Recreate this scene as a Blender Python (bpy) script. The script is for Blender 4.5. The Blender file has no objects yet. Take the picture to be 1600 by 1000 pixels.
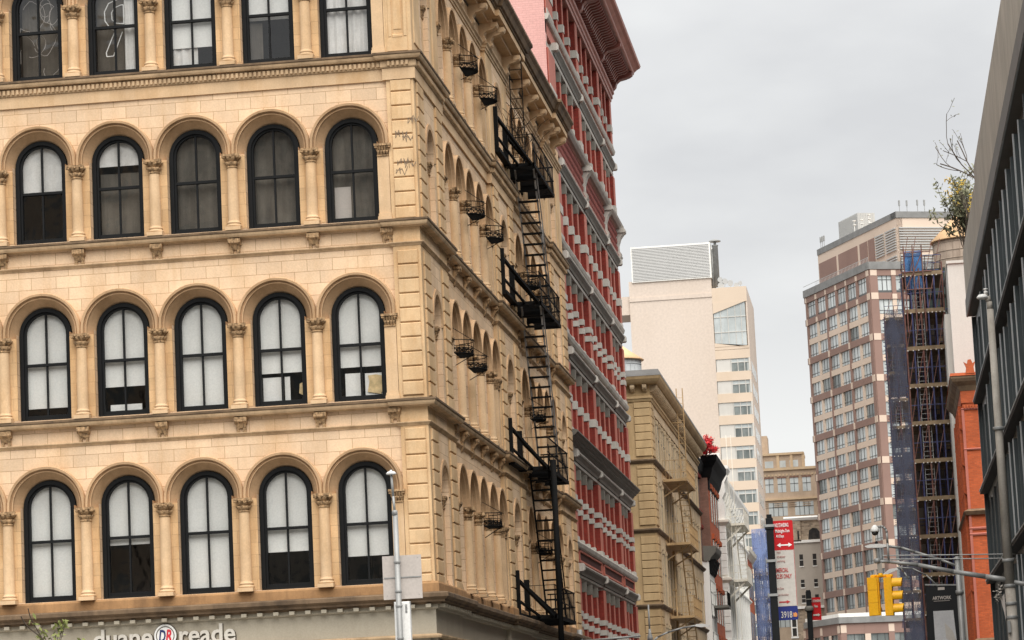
import bpy, math, random
from mathutils import Matrix, Vector
random.seed(11)
PI = math.pi; R_ = math.radians
scene = bpy.context.scene
COL = scene.collection

# ------------------------------------------------------------------ mesh builder
def ident(u, w, n): return (u, w, n)
def facade(ox, oy, ang=0.0, z0=0.0):
    """local (u along the wall, w up, n outward) -> xyz; ang 0: wall faces -y, u runs +x; ang 90: wall faces +x, u runs +y"""
    c, s = math.cos(R_(ang)), math.sin(R_(ang))
    return lambda u, w, n: (ox + u * c + n * s, oy + u * s - n * c, z0 + w)

class MB:
    def __init__(s, fr=ident, auto=True): s.v = []; s.f = []; s.fr = fr; s.sm = []; s.pc = []; s.k = 0; s.hold = 0; s.auto = auto
    def _new(s):
        if s.auto and not s.hold: s.k += 1
    def vert(s, u, w, n): s.v.append(s.fr(u, w, n)); return len(s.v) - 1
    def face(s, idx, sm=False): s.f.append(tuple(idx)); s.sm.append(sm); s.pc.append(s.k)
    def quad(s, a, b, c, d, sm=False): s.face([s.vert(*p) for p in (a, b, c, d)], sm)
    def poly(s, pts): s.face([s.vert(*p) for p in pts])
    def box(s, u0, u1, w0, w1, n0, n1):
        s._new()
        i = [s.vert(u, w, n) for n in (n0, n1) for w in (w0, w1) for u in (u0, u1)]
        for q in ((4, 5, 7, 6), (1, 0, 2, 3), (0, 4, 6, 2), (5, 1, 3, 7), (6, 7, 3, 2), (0, 1, 5, 4)): s.face([i[k] for k in q])
    def bbox(s, u0, u1, w0, w1, n0, n1, c=.02):
        """box whose front face (n1) has chamfered edges"""
        m = n1 - c
        s._new(); s.hold += 1; s.box(u0, u1, w0, w1, n0, m); s.hold -= 1
        o = [(u0, w0), (u1, w0), (u1, w1), (u0, w1)]; q = [(u0 + c, w0 + c), (u1 - c, w0 + c), (u1 - c, w1 - c), (u0 + c, w1 - c)]
        s.poly([(a, b, n1) for a, b in q])
        for k in range(4):
            a, b = o[k], o[(k + 1) % 4]; c1, d1 = q[(k + 1) % 4], q[k]
            s.quad((*a, m), (*b, m), (*c1, n1), (*d1, n1))
    def prof(s, u0, u1, pts, caps=True):
        """profile pts (n, w) extruded along u"""
        s._new()
        A = [s.vert(u0, w, n) for n, w in pts]; B = [s.vert(u1, w, n) for n, w in pts]
        N = len(pts)
        for k in range(N):
            j = (k + 1) % N
            s.face((A[k], B[k], B[j], A[j]))
        if caps: s.face(A); s.face(B[::-1])
    def uprof(s, pts, n0, n1):
        """closed outline pts (u, w) with thickness n0..n1"""
        s._new()
        A = [s.vert(u, w, n0) for u, w in pts]; B = [s.vert(u, w, n1) for u, w in pts]; N = len(pts)
        for k in range(N):
            j = (k + 1) % N
            s.face((A[k], A[j], B[j], B[k]))
        s.face(B); s.face(A[::-1])
    def tube(s, p, q, r, seg=6, r2=None, cap=True):
        P, Q = Vector(s.fr(*p)), Vector(s.fr(*q)); d = (Q - P)
        if d.length < 1e-6: return
        d.normalize(); a = d.orthogonal().normalized(); b = d.cross(a); r2 = r if r2 is None else r2
        i0 = len(s.v)
        for C, rr in ((P, r), (Q, r2)):
            for k in range(seg):
                t = 2 * PI * k / seg; s.v.append(tuple(C + a * math.cos(t) * rr + b * math.sin(t) * rr))
        for k in range(seg):
            j = (k + 1) % seg; s.face((i0 + k, i0 + j, i0 + seg + j, i0 + seg + k), seg > 5)
        if cap: s.face([i0 + k for k in range(seg)][::-1]); s.face([i0 + seg + k for k in range(seg)])
    def path(s, pts, r, seg=6):
        for a, b in zip(pts, pts[1:]): s.tube(a, b, r, seg)
    def bar(s, p, q, t):
        s.tube(p, q, t * .7071, 4)
    def lathe(s, prof, seg, c=(0, 0, 0), mod=None, sm=True):
        """prof (r, h) revolved round the vertical axis (builder must use ident frame)"""
        i0 = len(s.v)
        for r, h in prof:
            for k in range(seg):
                t = 2 * PI * k / seg; rr = r * (mod(t, h) if mod else 1)
                s.v.append(s.fr(c[0] + rr * math.cos(t), c[1] + rr * math.sin(t), c[2] + h))
        for m in range(len(prof) - 1):
            for k in range(seg):
                j = (k + 1) % seg; a = i0 + m * seg
                s.face((a + k, a + j, a + seg + j, a + seg + k), sm)
        s.face([i0 + k for k in range(seg)][::-1]); a = i0 + (len(prof) - 1) * seg; s.face([a + k for k in range(seg)])
    def arch(s, uc, wc, prof, stilt=0., seg=20, a0=0., a1=PI):
        """profile (r, n) swept round a half circle, running straight down by stilt at both ends"""
        rows = []
        if stilt > 0: rows.append([s.vert(uc + r, wc - stilt, n) for r, n in prof])
        for k in range(seg + 1):
            t = a0 + (a1 - a0) * k / seg; rows.append([s.vert(uc + r * math.cos(t), wc + r * math.sin(t), n) for r, n in prof])
        if stilt > 0: rows.append([s.vert(uc - r, wc - stilt, n) for r, n in prof])
        for A, B in zip(rows, rows[1:]):
            for k in range(len(prof) - 1): s.face((A[k], A[k + 1], B[k + 1], B[k]))
    def plan(s, path, prof, close=True):
        """profile (n, z) swept along a plan path with mitres (world coordinates)"""
        pts = [Vector((x, y)) for x, y in path]; outs = []
        for a, b in zip(pts, pts[1:]):
            d = (b - a).normalized(); outs.append(Vector((d.y, -d.x)))
        rows = []
        for k, p in enumerate(pts):
            if k == 0: m = outs[0]
            elif k == len(pts) - 1: m = outs[-1]
            else:
                o1, o2 = outs[k - 1], outs[k]; m = (o1 + o2) / max(.15, 1 + o1.dot(o2))
            rows.append([s.vert(p.x + m.x * n, p.y + m.y * n, z) for n, z in prof])
        N = len(prof)
        for A, B in zip(rows, rows[1:]):
            for k in range(N if close else N - 1):
                j = (k + 1) % N; s.face((A[k], B[k], B[j], A[j]))
        if close: s.face(rows[0]); s.face(rows[-1][::-1])
    def mesh(s, name, off=(0, 0, 0)):
        me = bpy.data.meshes.new(name)
        me.from_pydata([(x - off[0], y - off[1], z - off[2]) for x, y, z in s.v], [], s.f)
        for p, sm in zip(me.polygons, s.sm): p.use_smooth = sm
        import bmesh
        b = bmesh.new(); b.from_mesh(me); bmesh.ops.recalc_face_normals(b, faces=b.faces); b.to_mesh(me); b.free()
        return me
    def obj(s, name, m, parent=None, bevel=0):
        off = tuple(parent['base']) if parent is not None and 'base' in parent else (0, 0, 0)
        if parent is not None and parent.parent is not None and 'base' not in parent: off = tuple(parent.parent['base']) if 'base' in parent.parent else (0, 0, 0)
        me = s.mesh(name, off); me.materials.append(m)
        o = bpy.data.objects.new(name, me); COL.objects.link(o)
        if parent is not None: o.parent = parent
        if bevel:
            b = o.modifiers.new('bevel', 'BEVEL'); b.width = bevel; b.segments = 2; b.limit_method = 'ANGLE'
        return o

def _centre(vs): return Vector([sum(v[i] for v in vs) / len(vs) for i in range(3)])
def _pieces(mb):
    d = {}
    for f, sm, k in zip(mb.f, mb.sm, mb.pc): d.setdefault(k, []).append((f, sm))
    out = []
    for k, fs in d.items():
        m = MB(); mp = {}
        for f, sm in fs:
            for i in f:
                if i not in mp: mp[i] = len(m.v); m.v.append(mb.v[i])
            m.face([mp[i] for i in f], sm)
        out.append(m)
    return out
def _join(ms):
    m = MB()
    for q in ms:
        o = len(m.v); m.v += q.v
        for f, sm in zip(q.f, q.sm): m.face([i + o for i in f], sm)
    return m
def parts(mb, name, m, parent, limit=100):
    '''each piece of the builder becomes a part of its own; past the limit the rest is one part'''
    ps = _pieces(mb); out = [(q.obj(name, m, parent), _centre(q.v)) for q in ps[:limit]]
    if len(ps) > limit:
        r = _join(ps[limit:]); o = r.obj(name, m, parent); o['kind'] = 'stuff'; out += [(o, _centre(q.v)) for q in ps[limit:]]
    return out
def near(mb, name, m, owners):
    '''sub-parts: every piece joins the part it lies on'''
    g = {}
    for q in _pieces(mb):
        c = _centre(q.v); o = min(owners, key=lambda t: (t[1] - c).length_squared)[0]; g.setdefault(o.name, (o, []))[1].append(q)
    for o, qs in g.values(): _join(qs).obj(name, m, o)

def tag(o, label=None, cat=None, group=None, kind=None):
    if label: o['label'] = label
    if cat: o['category'] = cat
    if group: o['group'] = group
    if kind: o['kind'] = kind
    return o
def thing(name, loc, label, cat, group=None, rz=0, local=False):
    o = bpy.data.objects.new(name, None); COL.objects.link(o); o.location = loc; o.rotation_euler = (0, 0, R_(rz))
    o.empty_display_size = .3
    o['base'] = (0., 0., 0.) if local else [float(a) for a in loc]
    return tag(o, label, cat, group)
def inst(name, me, parent, loc, rz=0, mat=None):
    """a part that shares mesh data; loc in world (or parent-local for rotated things)"""
    o = bpy.data.objects.new(name, me); COL.objects.link(o); o.parent = parent
    b = parent['base'] if 'base' in parent else (0, 0, 0)
    o.location = (loc[0] - b[0], loc[1] - b[1], loc[2] - b[2]); o.rotation_euler = (0, 0, rz)
    return o
def sub(name, me, parent, loc=(0, 0, 0)):
    o = bpy.data.objects.new(name, me); COL.objects.link(o); o.parent = parent; o.location = loc; return o
def dup(root, loc, rz, label, group=None):
    r = root.copy(); COL.objects.link(r); r.location = loc; r.rotation_euler = (0, 0, rz); r['label'] = label
    for ch in list(root.children):
        c = ch.copy(); COL.objects.link(c); c.parent = r
        for g in ch.children:
            d = g.copy(); COL.objects.link(d); d.parent = c
    return r

# ------------------------------------------------------------------ materials
def nodes(name):
    m = bpy.data.materials.new(name); m.use_nodes = True; nt = m.node_tree
    return m, nt, nt.nodes['Principled BSDF'], nt.nodes, nt.links
def mixc(N, L, fac, a, b, mode='MIX'):
    x = N.new('ShaderNodeMix'); x.data_type = 'RGBA'; x.blend_type = mode
    for sock, val in ((x.inputs[0], fac), (x.inputs[6], a), (x.inputs[7], b)):
        if hasattr(val, 'is_linked') or hasattr(val, 'links'): L.new(val, sock)
        elif isinstance(val, (int, float)): sock.default_value = val
        else: sock.default_value = (*val, 1)
    return x.outputs[2]
def ramp(N, L, src, p0, p1, v0=0., v1=1.):
    x = N.new('ShaderNodeMapRange'); x.inputs[1].default_value = p0; x.inputs[2].default_value = p1
    x.inputs[3].default_value = v0; x.inputs[4].default_value = v1; L.new(src, x.inputs[0]); return x.outputs[0]
def noise(N, L, vec, scale, detail=4, rough=.6, stretch=None):
    if stretch:
        mp = N.new('ShaderNodeMapping'); mp.inputs['Scale'].default_value = stretch; L.new(vec, mp.inputs[0]); vec = mp.outputs[0]
    x = N.new('ShaderNodeTexNoise'); x.inputs['Scale'].default_value = scale; x.inputs['Detail'].default_value = detail
    x.inputs['Roughness'].default_value = rough; L.new(vec, x.inputs['Vector']); return x.outputs[0]
def surf(name, col, rough=.75, var=.18, scale=.8, dirt=None, dirt_amt=0., streak=0., bump=0., fine=25., metal=0., bricks=None, mortar=None, bvar=.12, spec=.35):
    """painted / stone / brick / metal surface with world-space weathering; bricks=(width,height,joint)"""
    m, nt, P, N, L = nodes(name)
    pos = N.new('ShaderNodeNewGeometry').outputs['Position']
    c = None; hgt = None
    if bricks:
        sp = N.new('ShaderNodeSeparateXYZ'); L.new(pos, sp.inputs[0])
        ad = N.new('ShaderNodeMath'); ad.operation = 'ADD'; L.new(sp.outputs[0], ad.inputs[0]); L.new(sp.outputs[1], ad.inputs[1])
        cb = N.new('ShaderNodeCombineXYZ'); L.new(ad.outputs[0], cb.inputs[0]); L.new(sp.outputs[2], cb.inputs[1])
        bt = N.new('ShaderNodeTexBrick'); L.new(cb.outputs[0], bt.inputs['Vector'])
        bt.inputs['Scale'].default_value = 1; bt.inputs['Brick Width'].default_value = bricks[0]; bt.inputs['Row Height'].default_value = bricks[1]
        bt.inputs['Mortar Size'].default_value = bricks[2]; bt.inputs['Mortar Smooth'].default_value = .3; bt.inputs['Bias'].default_value = 0
        bt.inputs['Color1'].default_value = (*[a * (1 - bvar) for a in col], 1); bt.inputs['Color2'].default_value = (*[min(1, a * (1 + bvar)) for a in col], 1)
        bt.inputs['Mortar'].default_value = (*(mortar or [a * .6 for a in col]), 1)
        c = bt.outputs[0]; hgt = bt.outputs[1]
    n1 = noise(N, L, pos, scale, 5)
    k = ramp(N, L, n1, .3, .7, 1 - var, 1 + var)
    base = c if c is not None else col
    mul = N.new('ShaderNodeVectorMath'); mul.operation = 'SCALE'
    if c is not None: L.new(c, mul.inputs[0])
    else: mul.inputs[0].default_value = col
    L.new(k, mul.inputs[3]); out = mul.outputs[0]
    if dirt and dirt_amt:
        n2 = noise(N, L, pos, scale * 1.7, 6, .65, (1, 1, .35))
        out = mixc(N, L, ramp(N, L, n2, .48, .72, 0, dirt_amt), out, dirt)
    if streak:
        n3 = noise(N, L, pos, 2.2, 5, .6, (3, 3, .22))
        out = mixc(N, L, ramp(N, L, n3, .5, .75, 0, streak), out, dirt or [a * .4 for a in col])
    nf = noise(N, L, pos, fine, 3)
    kk = N.new('ShaderNodeVectorMath'); kk.operation = 'SCALE'; L.new(out, kk.inputs[0]); L.new(ramp(N, L, nf, .3, .7, .93, 1.07), kk.inputs[3]); out = kk.outputs[0]
    L.new(out, P.inputs['Base Color'])
    P.inputs['Roughness'].default_value = rough; P.inputs['Metallic'].default_value = metal; P.inputs['Specular IOR Level'].default_value = spec
    if bump or bricks:
        b = N.new('ShaderNodeBump'); b.inputs['Strength'].default_value = max(bump, .25 if bricks else 0); b.inputs['Distance'].default_value = .02
        if hgt is not None:
            s_ = N.new('ShaderNodeMath'); s_.operation = 'SUBTRACT'; L.new(nf, s_.inputs[0]); L.new(hgt, s_.inputs[1]); L.new(s_.outputs[0], b.inputs['Height'])
        else: L.new(nf, b.inputs['Height'])
        L.new(b.outputs[0], P.inputs['Normal'])
    return m
def glass(name, tint=(.97, .98, .98), refl=(1, 1, 1), see=.95):
    """window glass: mirror reflection growing with angle over a clear body, a little wavy"""
    m, nt, P, N, L = nodes(name); N.remove(P); out = N['Material Output']
    tr = N.new('ShaderNodeBsdfTransparent'); tr.inputs[0].default_value = (*[a * see for a in tint], 1)
    gl = N.new('ShaderNodeBsdfGlossy'); gl.inputs['Roughness'].default_value = .03; gl.inputs[0].default_value = (*refl, 1)
    fr = N.new('ShaderNodeLayerWeight'); fr.inputs[0].default_value = .5
    pw = N.new('ShaderNodeMath'); pw.operation = 'POWER'; L.new(fr.outputs[1], pw.inputs[0]); pw.inputs[1].default_value = 4
    ad = N.new('ShaderNodeMath'); ad.operation = 'MULTIPLY_ADD'; L.new(pw.outputs[0], ad.inputs[0]); ad.inputs[1].default_value = .85; ad.inputs[2].default_value = .065; ad.use_clamp = True
    pos = N.new('ShaderNodeNewGeometry').outputs['Position']; nf = noise(N, L, pos, 1.3, 2)
    b = N.new('ShaderNodeBump'); b.inputs['Strength'].default_value = .12; b.inputs['Distance'].default_value = .05; L.new(nf, b.inputs['Height']); L.new(b.outputs[0], gl.inputs['Normal'])
    mx = N.new('ShaderNodeMixShader'); L.new(ad.outputs[0], mx.inputs[0]); L.new(tr.outputs[0], mx.inputs[1]); L.new(gl.outputs[0], mx.inputs[2]); L.new(mx.outputs[0], out.inputs[0])
    return m
def net(name, col, hole=.5, sc=60):
    """woven debris netting: opaque threads with open holes"""
    m, nt, P, N, L = nodes(name); out = N['Material Output']
    P.inputs['Base Color'].default_value = (*col, 1); P.inputs['Roughness'].default_value = .8
    pos = N.new('ShaderNodeNewGeometry').outputs['Position']
    n = noise(N, L, pos, sc, 2); n2 = noise(N, L, pos, .7, 4, .6, (1, 1, .4))
    a = N.new('ShaderNodeMath'); a.operation = 'ADD'; L.new(n, a.inputs[0]); L.new(ramp(N, L, n2, .3, .7, -.18, .18), a.inputs[1])
    tr = N.new('ShaderNodeBsdfTransparent'); mx = N.new('ShaderNodeMixShader')
    L.new(ramp(N, L, a.outputs[0], hole - .04, hole + .04), mx.inputs[0]); L.new(P.outputs[0], mx.inputs[2]); L.new(tr.outputs[0], mx.inputs[1]); L.new(mx.outputs[0], out.inputs[0])
    return m

CREAM = (.72, .53, .355); CREAMD = (.30, .185, .095)
M = {}
M['ashlar'] = surf('cream_ashlar', CREAM, .85, .13, .55, (.55, .34, .165), .55, .2, bricks=(.62, .292, .0065), mortar=(.36, .22, .12), bvar=.09)
M['trim'] = surf('cream_trim', (.63, .445, .27), .8, .16, .9, (.46, .265, .11), .55, .25, bump=.1)
M['quoin'] = surf('cream_quoin', (.64, .45, .26), .85, .2, .9, (.48, .26, .10), .6, .35, bump=.1)
M['jamb'] = surf('stained_jamb_stone', (.60, .40, .215), .85, .16, .9, (.44, .24, .095), .6, .35, bricks=(.45, .292, .005), mortar=(.38, .24, .13), bvar=.08)
M['arch'] = surf('arch_stone', (.52, .345, .20), .85, .2, 1.0, (.30, .18, .085), .6, .3, bump=.1)  # darker than the trim: soot, plus the rings' inner shade put into the colour
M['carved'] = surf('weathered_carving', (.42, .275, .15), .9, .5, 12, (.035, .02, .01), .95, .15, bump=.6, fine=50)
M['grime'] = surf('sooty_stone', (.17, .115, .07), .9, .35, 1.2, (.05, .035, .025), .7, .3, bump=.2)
M['sillstone'] = surf('sill_stone', (.54, .385, .235), .85, .25, 1.1, (.20, .125, .065), .6, .3, bump=.1)
M['brownsill'] = surf('brown_stained_stone', (.36, .205, .095), .9, .25, 1.0, (.15, .085, .045), .6, .4, bump=.2)
M['fascia'] = surf('fascia_paint', (.40, .36, .285), .6, .08, .5, (.25, .21, .15), .3, .15)
M['black'] = surf('black_paint', (.007, .008, .009), .6, .25, 2, spec=.2)
M['iron'] = surf('black_iron', (.006, .0065, .007), .8, .3, 2, (.018, .012, .009), .5, spec=.12)
M['palei'] = surf('worn_iron', (.30, .29, .28), .5, .3, 2, (.08, .06, .05), .5)
M['glass'] = glass('window_glass')
M['glassd'] = glass('window_glass_dark', (.6, .66, .7), (.9, .95, 1), .55)
M['blind'] = surf('white_blind', (.74, .74, .715), .7, .05, .8)
M['curtain_or_reflection'] = surf('grey_reflection_drape', (.135, .12, .10), .9, .4, .7, (.05, .044, .038), .8, .5)  # dark drapes, and sheets coloured like the reflection in some panes
M['voile'] = surf('white_voile', (.72, .71, .69), .9, .12, 2.5, (.55, .53, .5), .6, .6)
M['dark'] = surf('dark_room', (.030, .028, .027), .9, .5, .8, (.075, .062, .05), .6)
M['paper'] = surf('yellowed_paper', (.66, .50, .27), .9, .3, 5)
M['white'] = surf('white_enamel', (.80, .80, .78), .5, .06, 1)
M['roofing'] = surf('roofing', (.12, .115, .11), .9)
M['salmon'] = surf('salmon_paint', (.45, .15, .11), .7, .12, .7, (.30, .085, .06), .4, .2)
M['redbrick'] = surf('dark_red_brick', (.225, .026, .017), .85, .2, .8, (.12, .02, .014), .4, .2, bricks=(.22, .075, .006), mortar=(.17, .038, .027), bvar=.15)
M['pinkbrick'] = surf('pink_painted_brick', (.70, .40, .365), .8, .07, .5, (.60, .31, .275), .3, .1, bricks=(.24, .085, .008), mortar=(.60, .32, .29), bvar=.04)
M['wstone'] = surf('white_stone', (.50, .47, .425), .8, .14, 1, (.30, .26, .22), .5, .2, bump=.1)
M['gmetal'] = surf('grey_cornice_metal', (.16, .15, .13), .7, .15, 1, (.12, .11, .09), .5)
M['terra'] = surf('red_terracotta', (.20, .055, .045), .75, .25, 3, (.08, .025, .02), .6, bump=.3, fine=14)
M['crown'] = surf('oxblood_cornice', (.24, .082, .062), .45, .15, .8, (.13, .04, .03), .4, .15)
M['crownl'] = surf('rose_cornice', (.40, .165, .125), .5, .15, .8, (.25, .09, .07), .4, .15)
M['tan'] = surf('tan_limestone', (.46, .325, .175), .85, .16, .5, (.26, .16, .075), .55, .35, bump=.1)
M['tanl'] = surf('pale_tan_trim', (.55, .42, .27), .8, .16, .8, (.30, .2, .11), .5, .3)
M['taniron'] = surf('tan_painted_iron', (.42, .28, .14), .6, .25, 2, (.22, .13, .06), .5)
M['lead'] = surf('grey_roof_lead', (.17, .165, .16), .6, .15, 1)
M['orangeb'] = surf('orange_brick', (.47, .098, .03), .8, .12, .6, (.30, .06, .02), .45, .2, bricks=(.22, .075, .008), mortar=(.36, .11, .05), bvar=.16)
M['brownb'] = surf('brown_brick', (.22, .115, .085), .9, .2, 1, bricks=(.22, .075, .008), mortar=(.17, .11, .085))
M['whitep'] = surf('white_painted_iron', (.86, .85, .81), .7, .06, .6, (.62, .59, .53), .4, .25)
M['creamp'] = surf('cream_painted_iron', (.80, .76, .67), .7, .12, .8, (.58, .50, .38), .6, .35)
M['beige'] = surf('beige_concrete', (.62, .53, .455), .9, .04, .05, (.55, .455, .37), .5, .12, fine=3)
M['beige2'] = surf('beige_spandrel', (.63, .515, .405), .9, .05, .1, (.50, .38, .25), .4)
M['louvre'] = surf('grey_louvre', (.46, .46, .45), .5, .06, .1)
M['bldglass'] = surf('far_window_glass', (.46, .50, .50), .15, .3, .15, (.66, .69, .69), .8, 0, spec=.8)
M['bldglassd'] = surf('far_window_dark', (.13, .15, .145), .15, .4, .25, (.36, .39, .38), .7, 0, spec=.8)
M['mull'] = surf('dark_mullion', (.10, .105, .105), .5)
M['towerb'] = surf('mauve_brown_brick', (.275, .178, .148), .9, .08, .15, (.22, .14, .115), .4)
M['towerl'] = surf('buff_precast', (.66, .535, .435), .9, .05, .15, (.57, .45, .35), .4)
M['cap'] = surf('grey_coping', (.22, .22, .215), .7)
M['pcap_shade'] = surf('shaded_pier_cap', (.19, .175, .15), .8, .2, 1.2, (.15, .14, .12), .5)  # white stone caps, the shade of the reveals put into a grey colour
M['slot'] = surf('dark_slot', (.055, .014, .011), .85)
M['fnose'] = surf('bright_fin_edge', (.52, .54, .55), .4, .15, 1, (.25, .27, .28), .4, .2)
M['mech'] = surf('grey_plant_room', (.42, .43, .42), .6, .05, .1)
M['farbrick'] = surf('far_tan_brick', (.47, .365, .27), .9, .16, .4, (.34, .25, .175), .6)
M['farstone'] = surf('far_buff_stone', (.55, .415, .27), .9, .1, .5)
M['church'] = surf('grey_stone', (.43, .385, .33), .9, .1, .3, (.34, .29, .24), .5)
M['rubble'] = surf('brown_rubble', (.36, .285, .21), .9, .25, .6, bricks=(.6, .3, .03), mortar=(.40, .33, .25), bvar=.3)
M['slate'] = surf('slate_metal', (.070, .086, .092), .45, .16, .6, (.045, .055, .06), .5, .2, spec=.4)
M['fin'] = surf('pale_fin_metal', (.34, .37, .385), .4, .15, 1, (.18, .2, .21), .4, .2)
M['dfin'] = surf('dark_soffit', (.045, .042, .038), .7)
M['beam'] = surf('bronze_grey_beam', (.135, .125, .11), .6, .12, 1)
M['board'] = surf('board_marked_concrete', (.46, .42, .355), .85, .14, .4, (.24, .21, .17), .5, .8)
M['conc'] = surf('pale_concrete', (.58, .56, .52), .9, .06, .3, (.45, .43, .39), .4, .2)
M['wood'] = surf('weathered_cedar', (.34, .27, .215), .9, .2, 1, (.16, .12, .09), .5, .5)
M['cone'] = surf('peach_roof_sheet', (.72, .48, .27), .7, .08, .8, (.55, .36, .2), .4)
M['tank'] = surf('grey_steel_tank', (.40, .42, .43), .5, .12, .7, (.25, .27, .28), .4, .3)
M['dgreen'] = surf('dark_green_iron', (.028, .042, .036), .5, .25, .8)
M['scafr'] = surf('rusty_pole', (.13, .055, .045), .7, .4, 2, (.28, .2, .16), .5)
M['scafb'] = surf('blue_pole', (.045, .05, .12), .6, .4, 2, (.03, .03, .05), .5)
M['plank'] = surf('scaffold_plank', (.20, .145, .09), .9, .3, 1.5, (.12, .08, .05), .6)
M['navynet'] = net('navy_netting', (.026, .029, .05), .47)
M['bluenet'] = net('blue_netting', (.17, .24, .45), .52)
M['brightnet'] = net('bright_blue_netting', (.07, .20, .45), .44)
M['shade'] = surf('stripped_masonry', (.060, .048, .040), .9, .5, .6, (.11, .075, .05), .5)
M['galv'] = surf('galvanised_steel', (.31, .315, .31), .5, .12, 2, (.22, .21, .195), .4, .1, metal=.25)
M['weath'] = surf('weathered_pole', (.42, .39, .345), .75, .2, 1.5, (.2, .17, .14), .6, .4)
M['signback'] = surf('sign_back', (.49, .445, .41), .7, .05, 1.5)
M['yellow'] = surf('signal_yellow', (.92, .47, .008), .45, .05, 2, spec=.4)
M['signred'] = surf('sign_red', (.48, .006, .010), .5, .05, 2)
M['signwhite'] = surf('sign_white', (.50, .47, .43), .5, .05, 2)
M['signblue'] = surf('sign_blue', (.012, .022, .15), .5, .05, 2)
M['redink'] = surf('red_ink', (.42, .03, .03), .6)
M['pinkink'] = surf('faded_ink', (.40, .22, .20), .6)
M['letter'] = surf('letter_face', (.62, .59, .53), .4, .04, 2)
M['lettershadow'] = surf('letter_side', (.10, .085, .065), .6)
M['navy'] = surf('navy_ink', (.012, .022, .12), .5)
M['crimson'] = surf('crimson_ink', (.62, .03, .05), .5)
M['orange'] = surf('orange_ink', (.62, .25, .08), .5)
M['banner'] = surf('black_banner', (.010, .011, .013), .7, .1, 1)
M['bannerg'] = surf('banner_grey', (.52, .525, .54), .8, .18, 1.3, (.5, .5, .52), .5)
M['leaf'] = surf('spring_leaf', (.17, .19, .055), .7, .25, 4)
M['leafd'] = surf('olive_leaf', (.19, .19, .115), .8, .3, 4)
M['leafy'] = surf('yellow_leaf', (.52, .36, .06), .8, .25, 4)
M['leafr'] = surf('red_leaf', (.55, .03, .035), .7, .3, 3)
M['twig'] = surf('twig', (.09, .07, .055), .9)
M['lens'] = surf('dark_lens', (.02, .02, .02), .1, spec=.8)
M['graff'] = surf('graffiti_ink', (.20, .15, .11), .8)
M['asphalt'] = surf('asphalt', (.05, .05, .052), .9, .2, .4)
M['pave'] = surf('concrete_paving', (.30, .29, .27), .9, .12, .4)
M['earth'] = surf('city_ground', (.16, .155, .15), .95)
M['linew'] = surf('line_paint', (.7, .7, .68), .7)

def text(body, size, ext=.01, bold=0., shear=0., align='CENTER', sx=1.):
    c = bpy.data.curves.new('lettering', 'FONT'); c.body = body; c.size = size; c.extrude = ext; c.offset = bold; c.shear = shear; c.align_x = align; c.resolution_u = 3
    o = bpy.data.objects.new('lettering', c); COL.objects.link(o)
    dg = bpy.context.evaluated_depsgraph_get(); me = bpy.data.meshes.new_from_object(o.evaluated_get(dg))
    bpy.data.objects.remove(o); bpy.data.curves.remove(c)
    for v in me.vertices: v.co.x *= sx
    return me
def put_text(body, size, m, parent, x, y, z, ext=.006, bold=0., shear=0., align='CENTER', name='lettering', sx=1., ang=0.):
    me = text(body, size, ext, bold, shear, align, sx); me.materials.clear(); me.materials.append(m)
    o = bpy.data.objects.new(name, me); COL.objects.link(o); o.parent = parent
    b = parent['base'] if 'base' in parent else (0, 0, 0)
    o.location = (x - b[0], y - b[1], z - b[2]); o.rotation_euler = (PI / 2, 0, R_(ang)); return o
# ================================================================== CREAM CORNER BUILDING
LEN = 33.1; FY = .13; SX = -.25
FA = facade(0, FY, 0); SA = facade(SX, 0, 90); NA = facade(SX + .12, 0, 90)
bld = thing('stone_building', (0, 0, 0), 'cream stone corner building with rows of round arched black framed windows', 'building')
#        sill T, window foot, arch centre, capital top, wall cell w0, w1
ROWS = [(5.84, 5.86, 8.15, 8.06, 5.55, 9.95), (10.20, 10.24, 12.36, 12.26, 9.95, 14.30), (14.53, 14.57, 16.50, 16.40, 14.30, 18.30), (18.61, 18.65, 20.50, 20.40, 18.30, 22.60)]
FC = [-1.76 - 1.93 * k for k in range(6)]
SC = [5.36 + 1.91 * k for k in range(5)] + [19.68 + 1.925 * k for k in range(5)]
PIERS = [(.05, 1.45), (3.1, 4.4), (13.95, 15.4), (17.4, 18.72), (28.35, 29.65), (31.35, LEN)]
NICHE = [(1.45, 3.1), (15.4, 17.4), (29.65, 31.35)]
RO = .66

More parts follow.
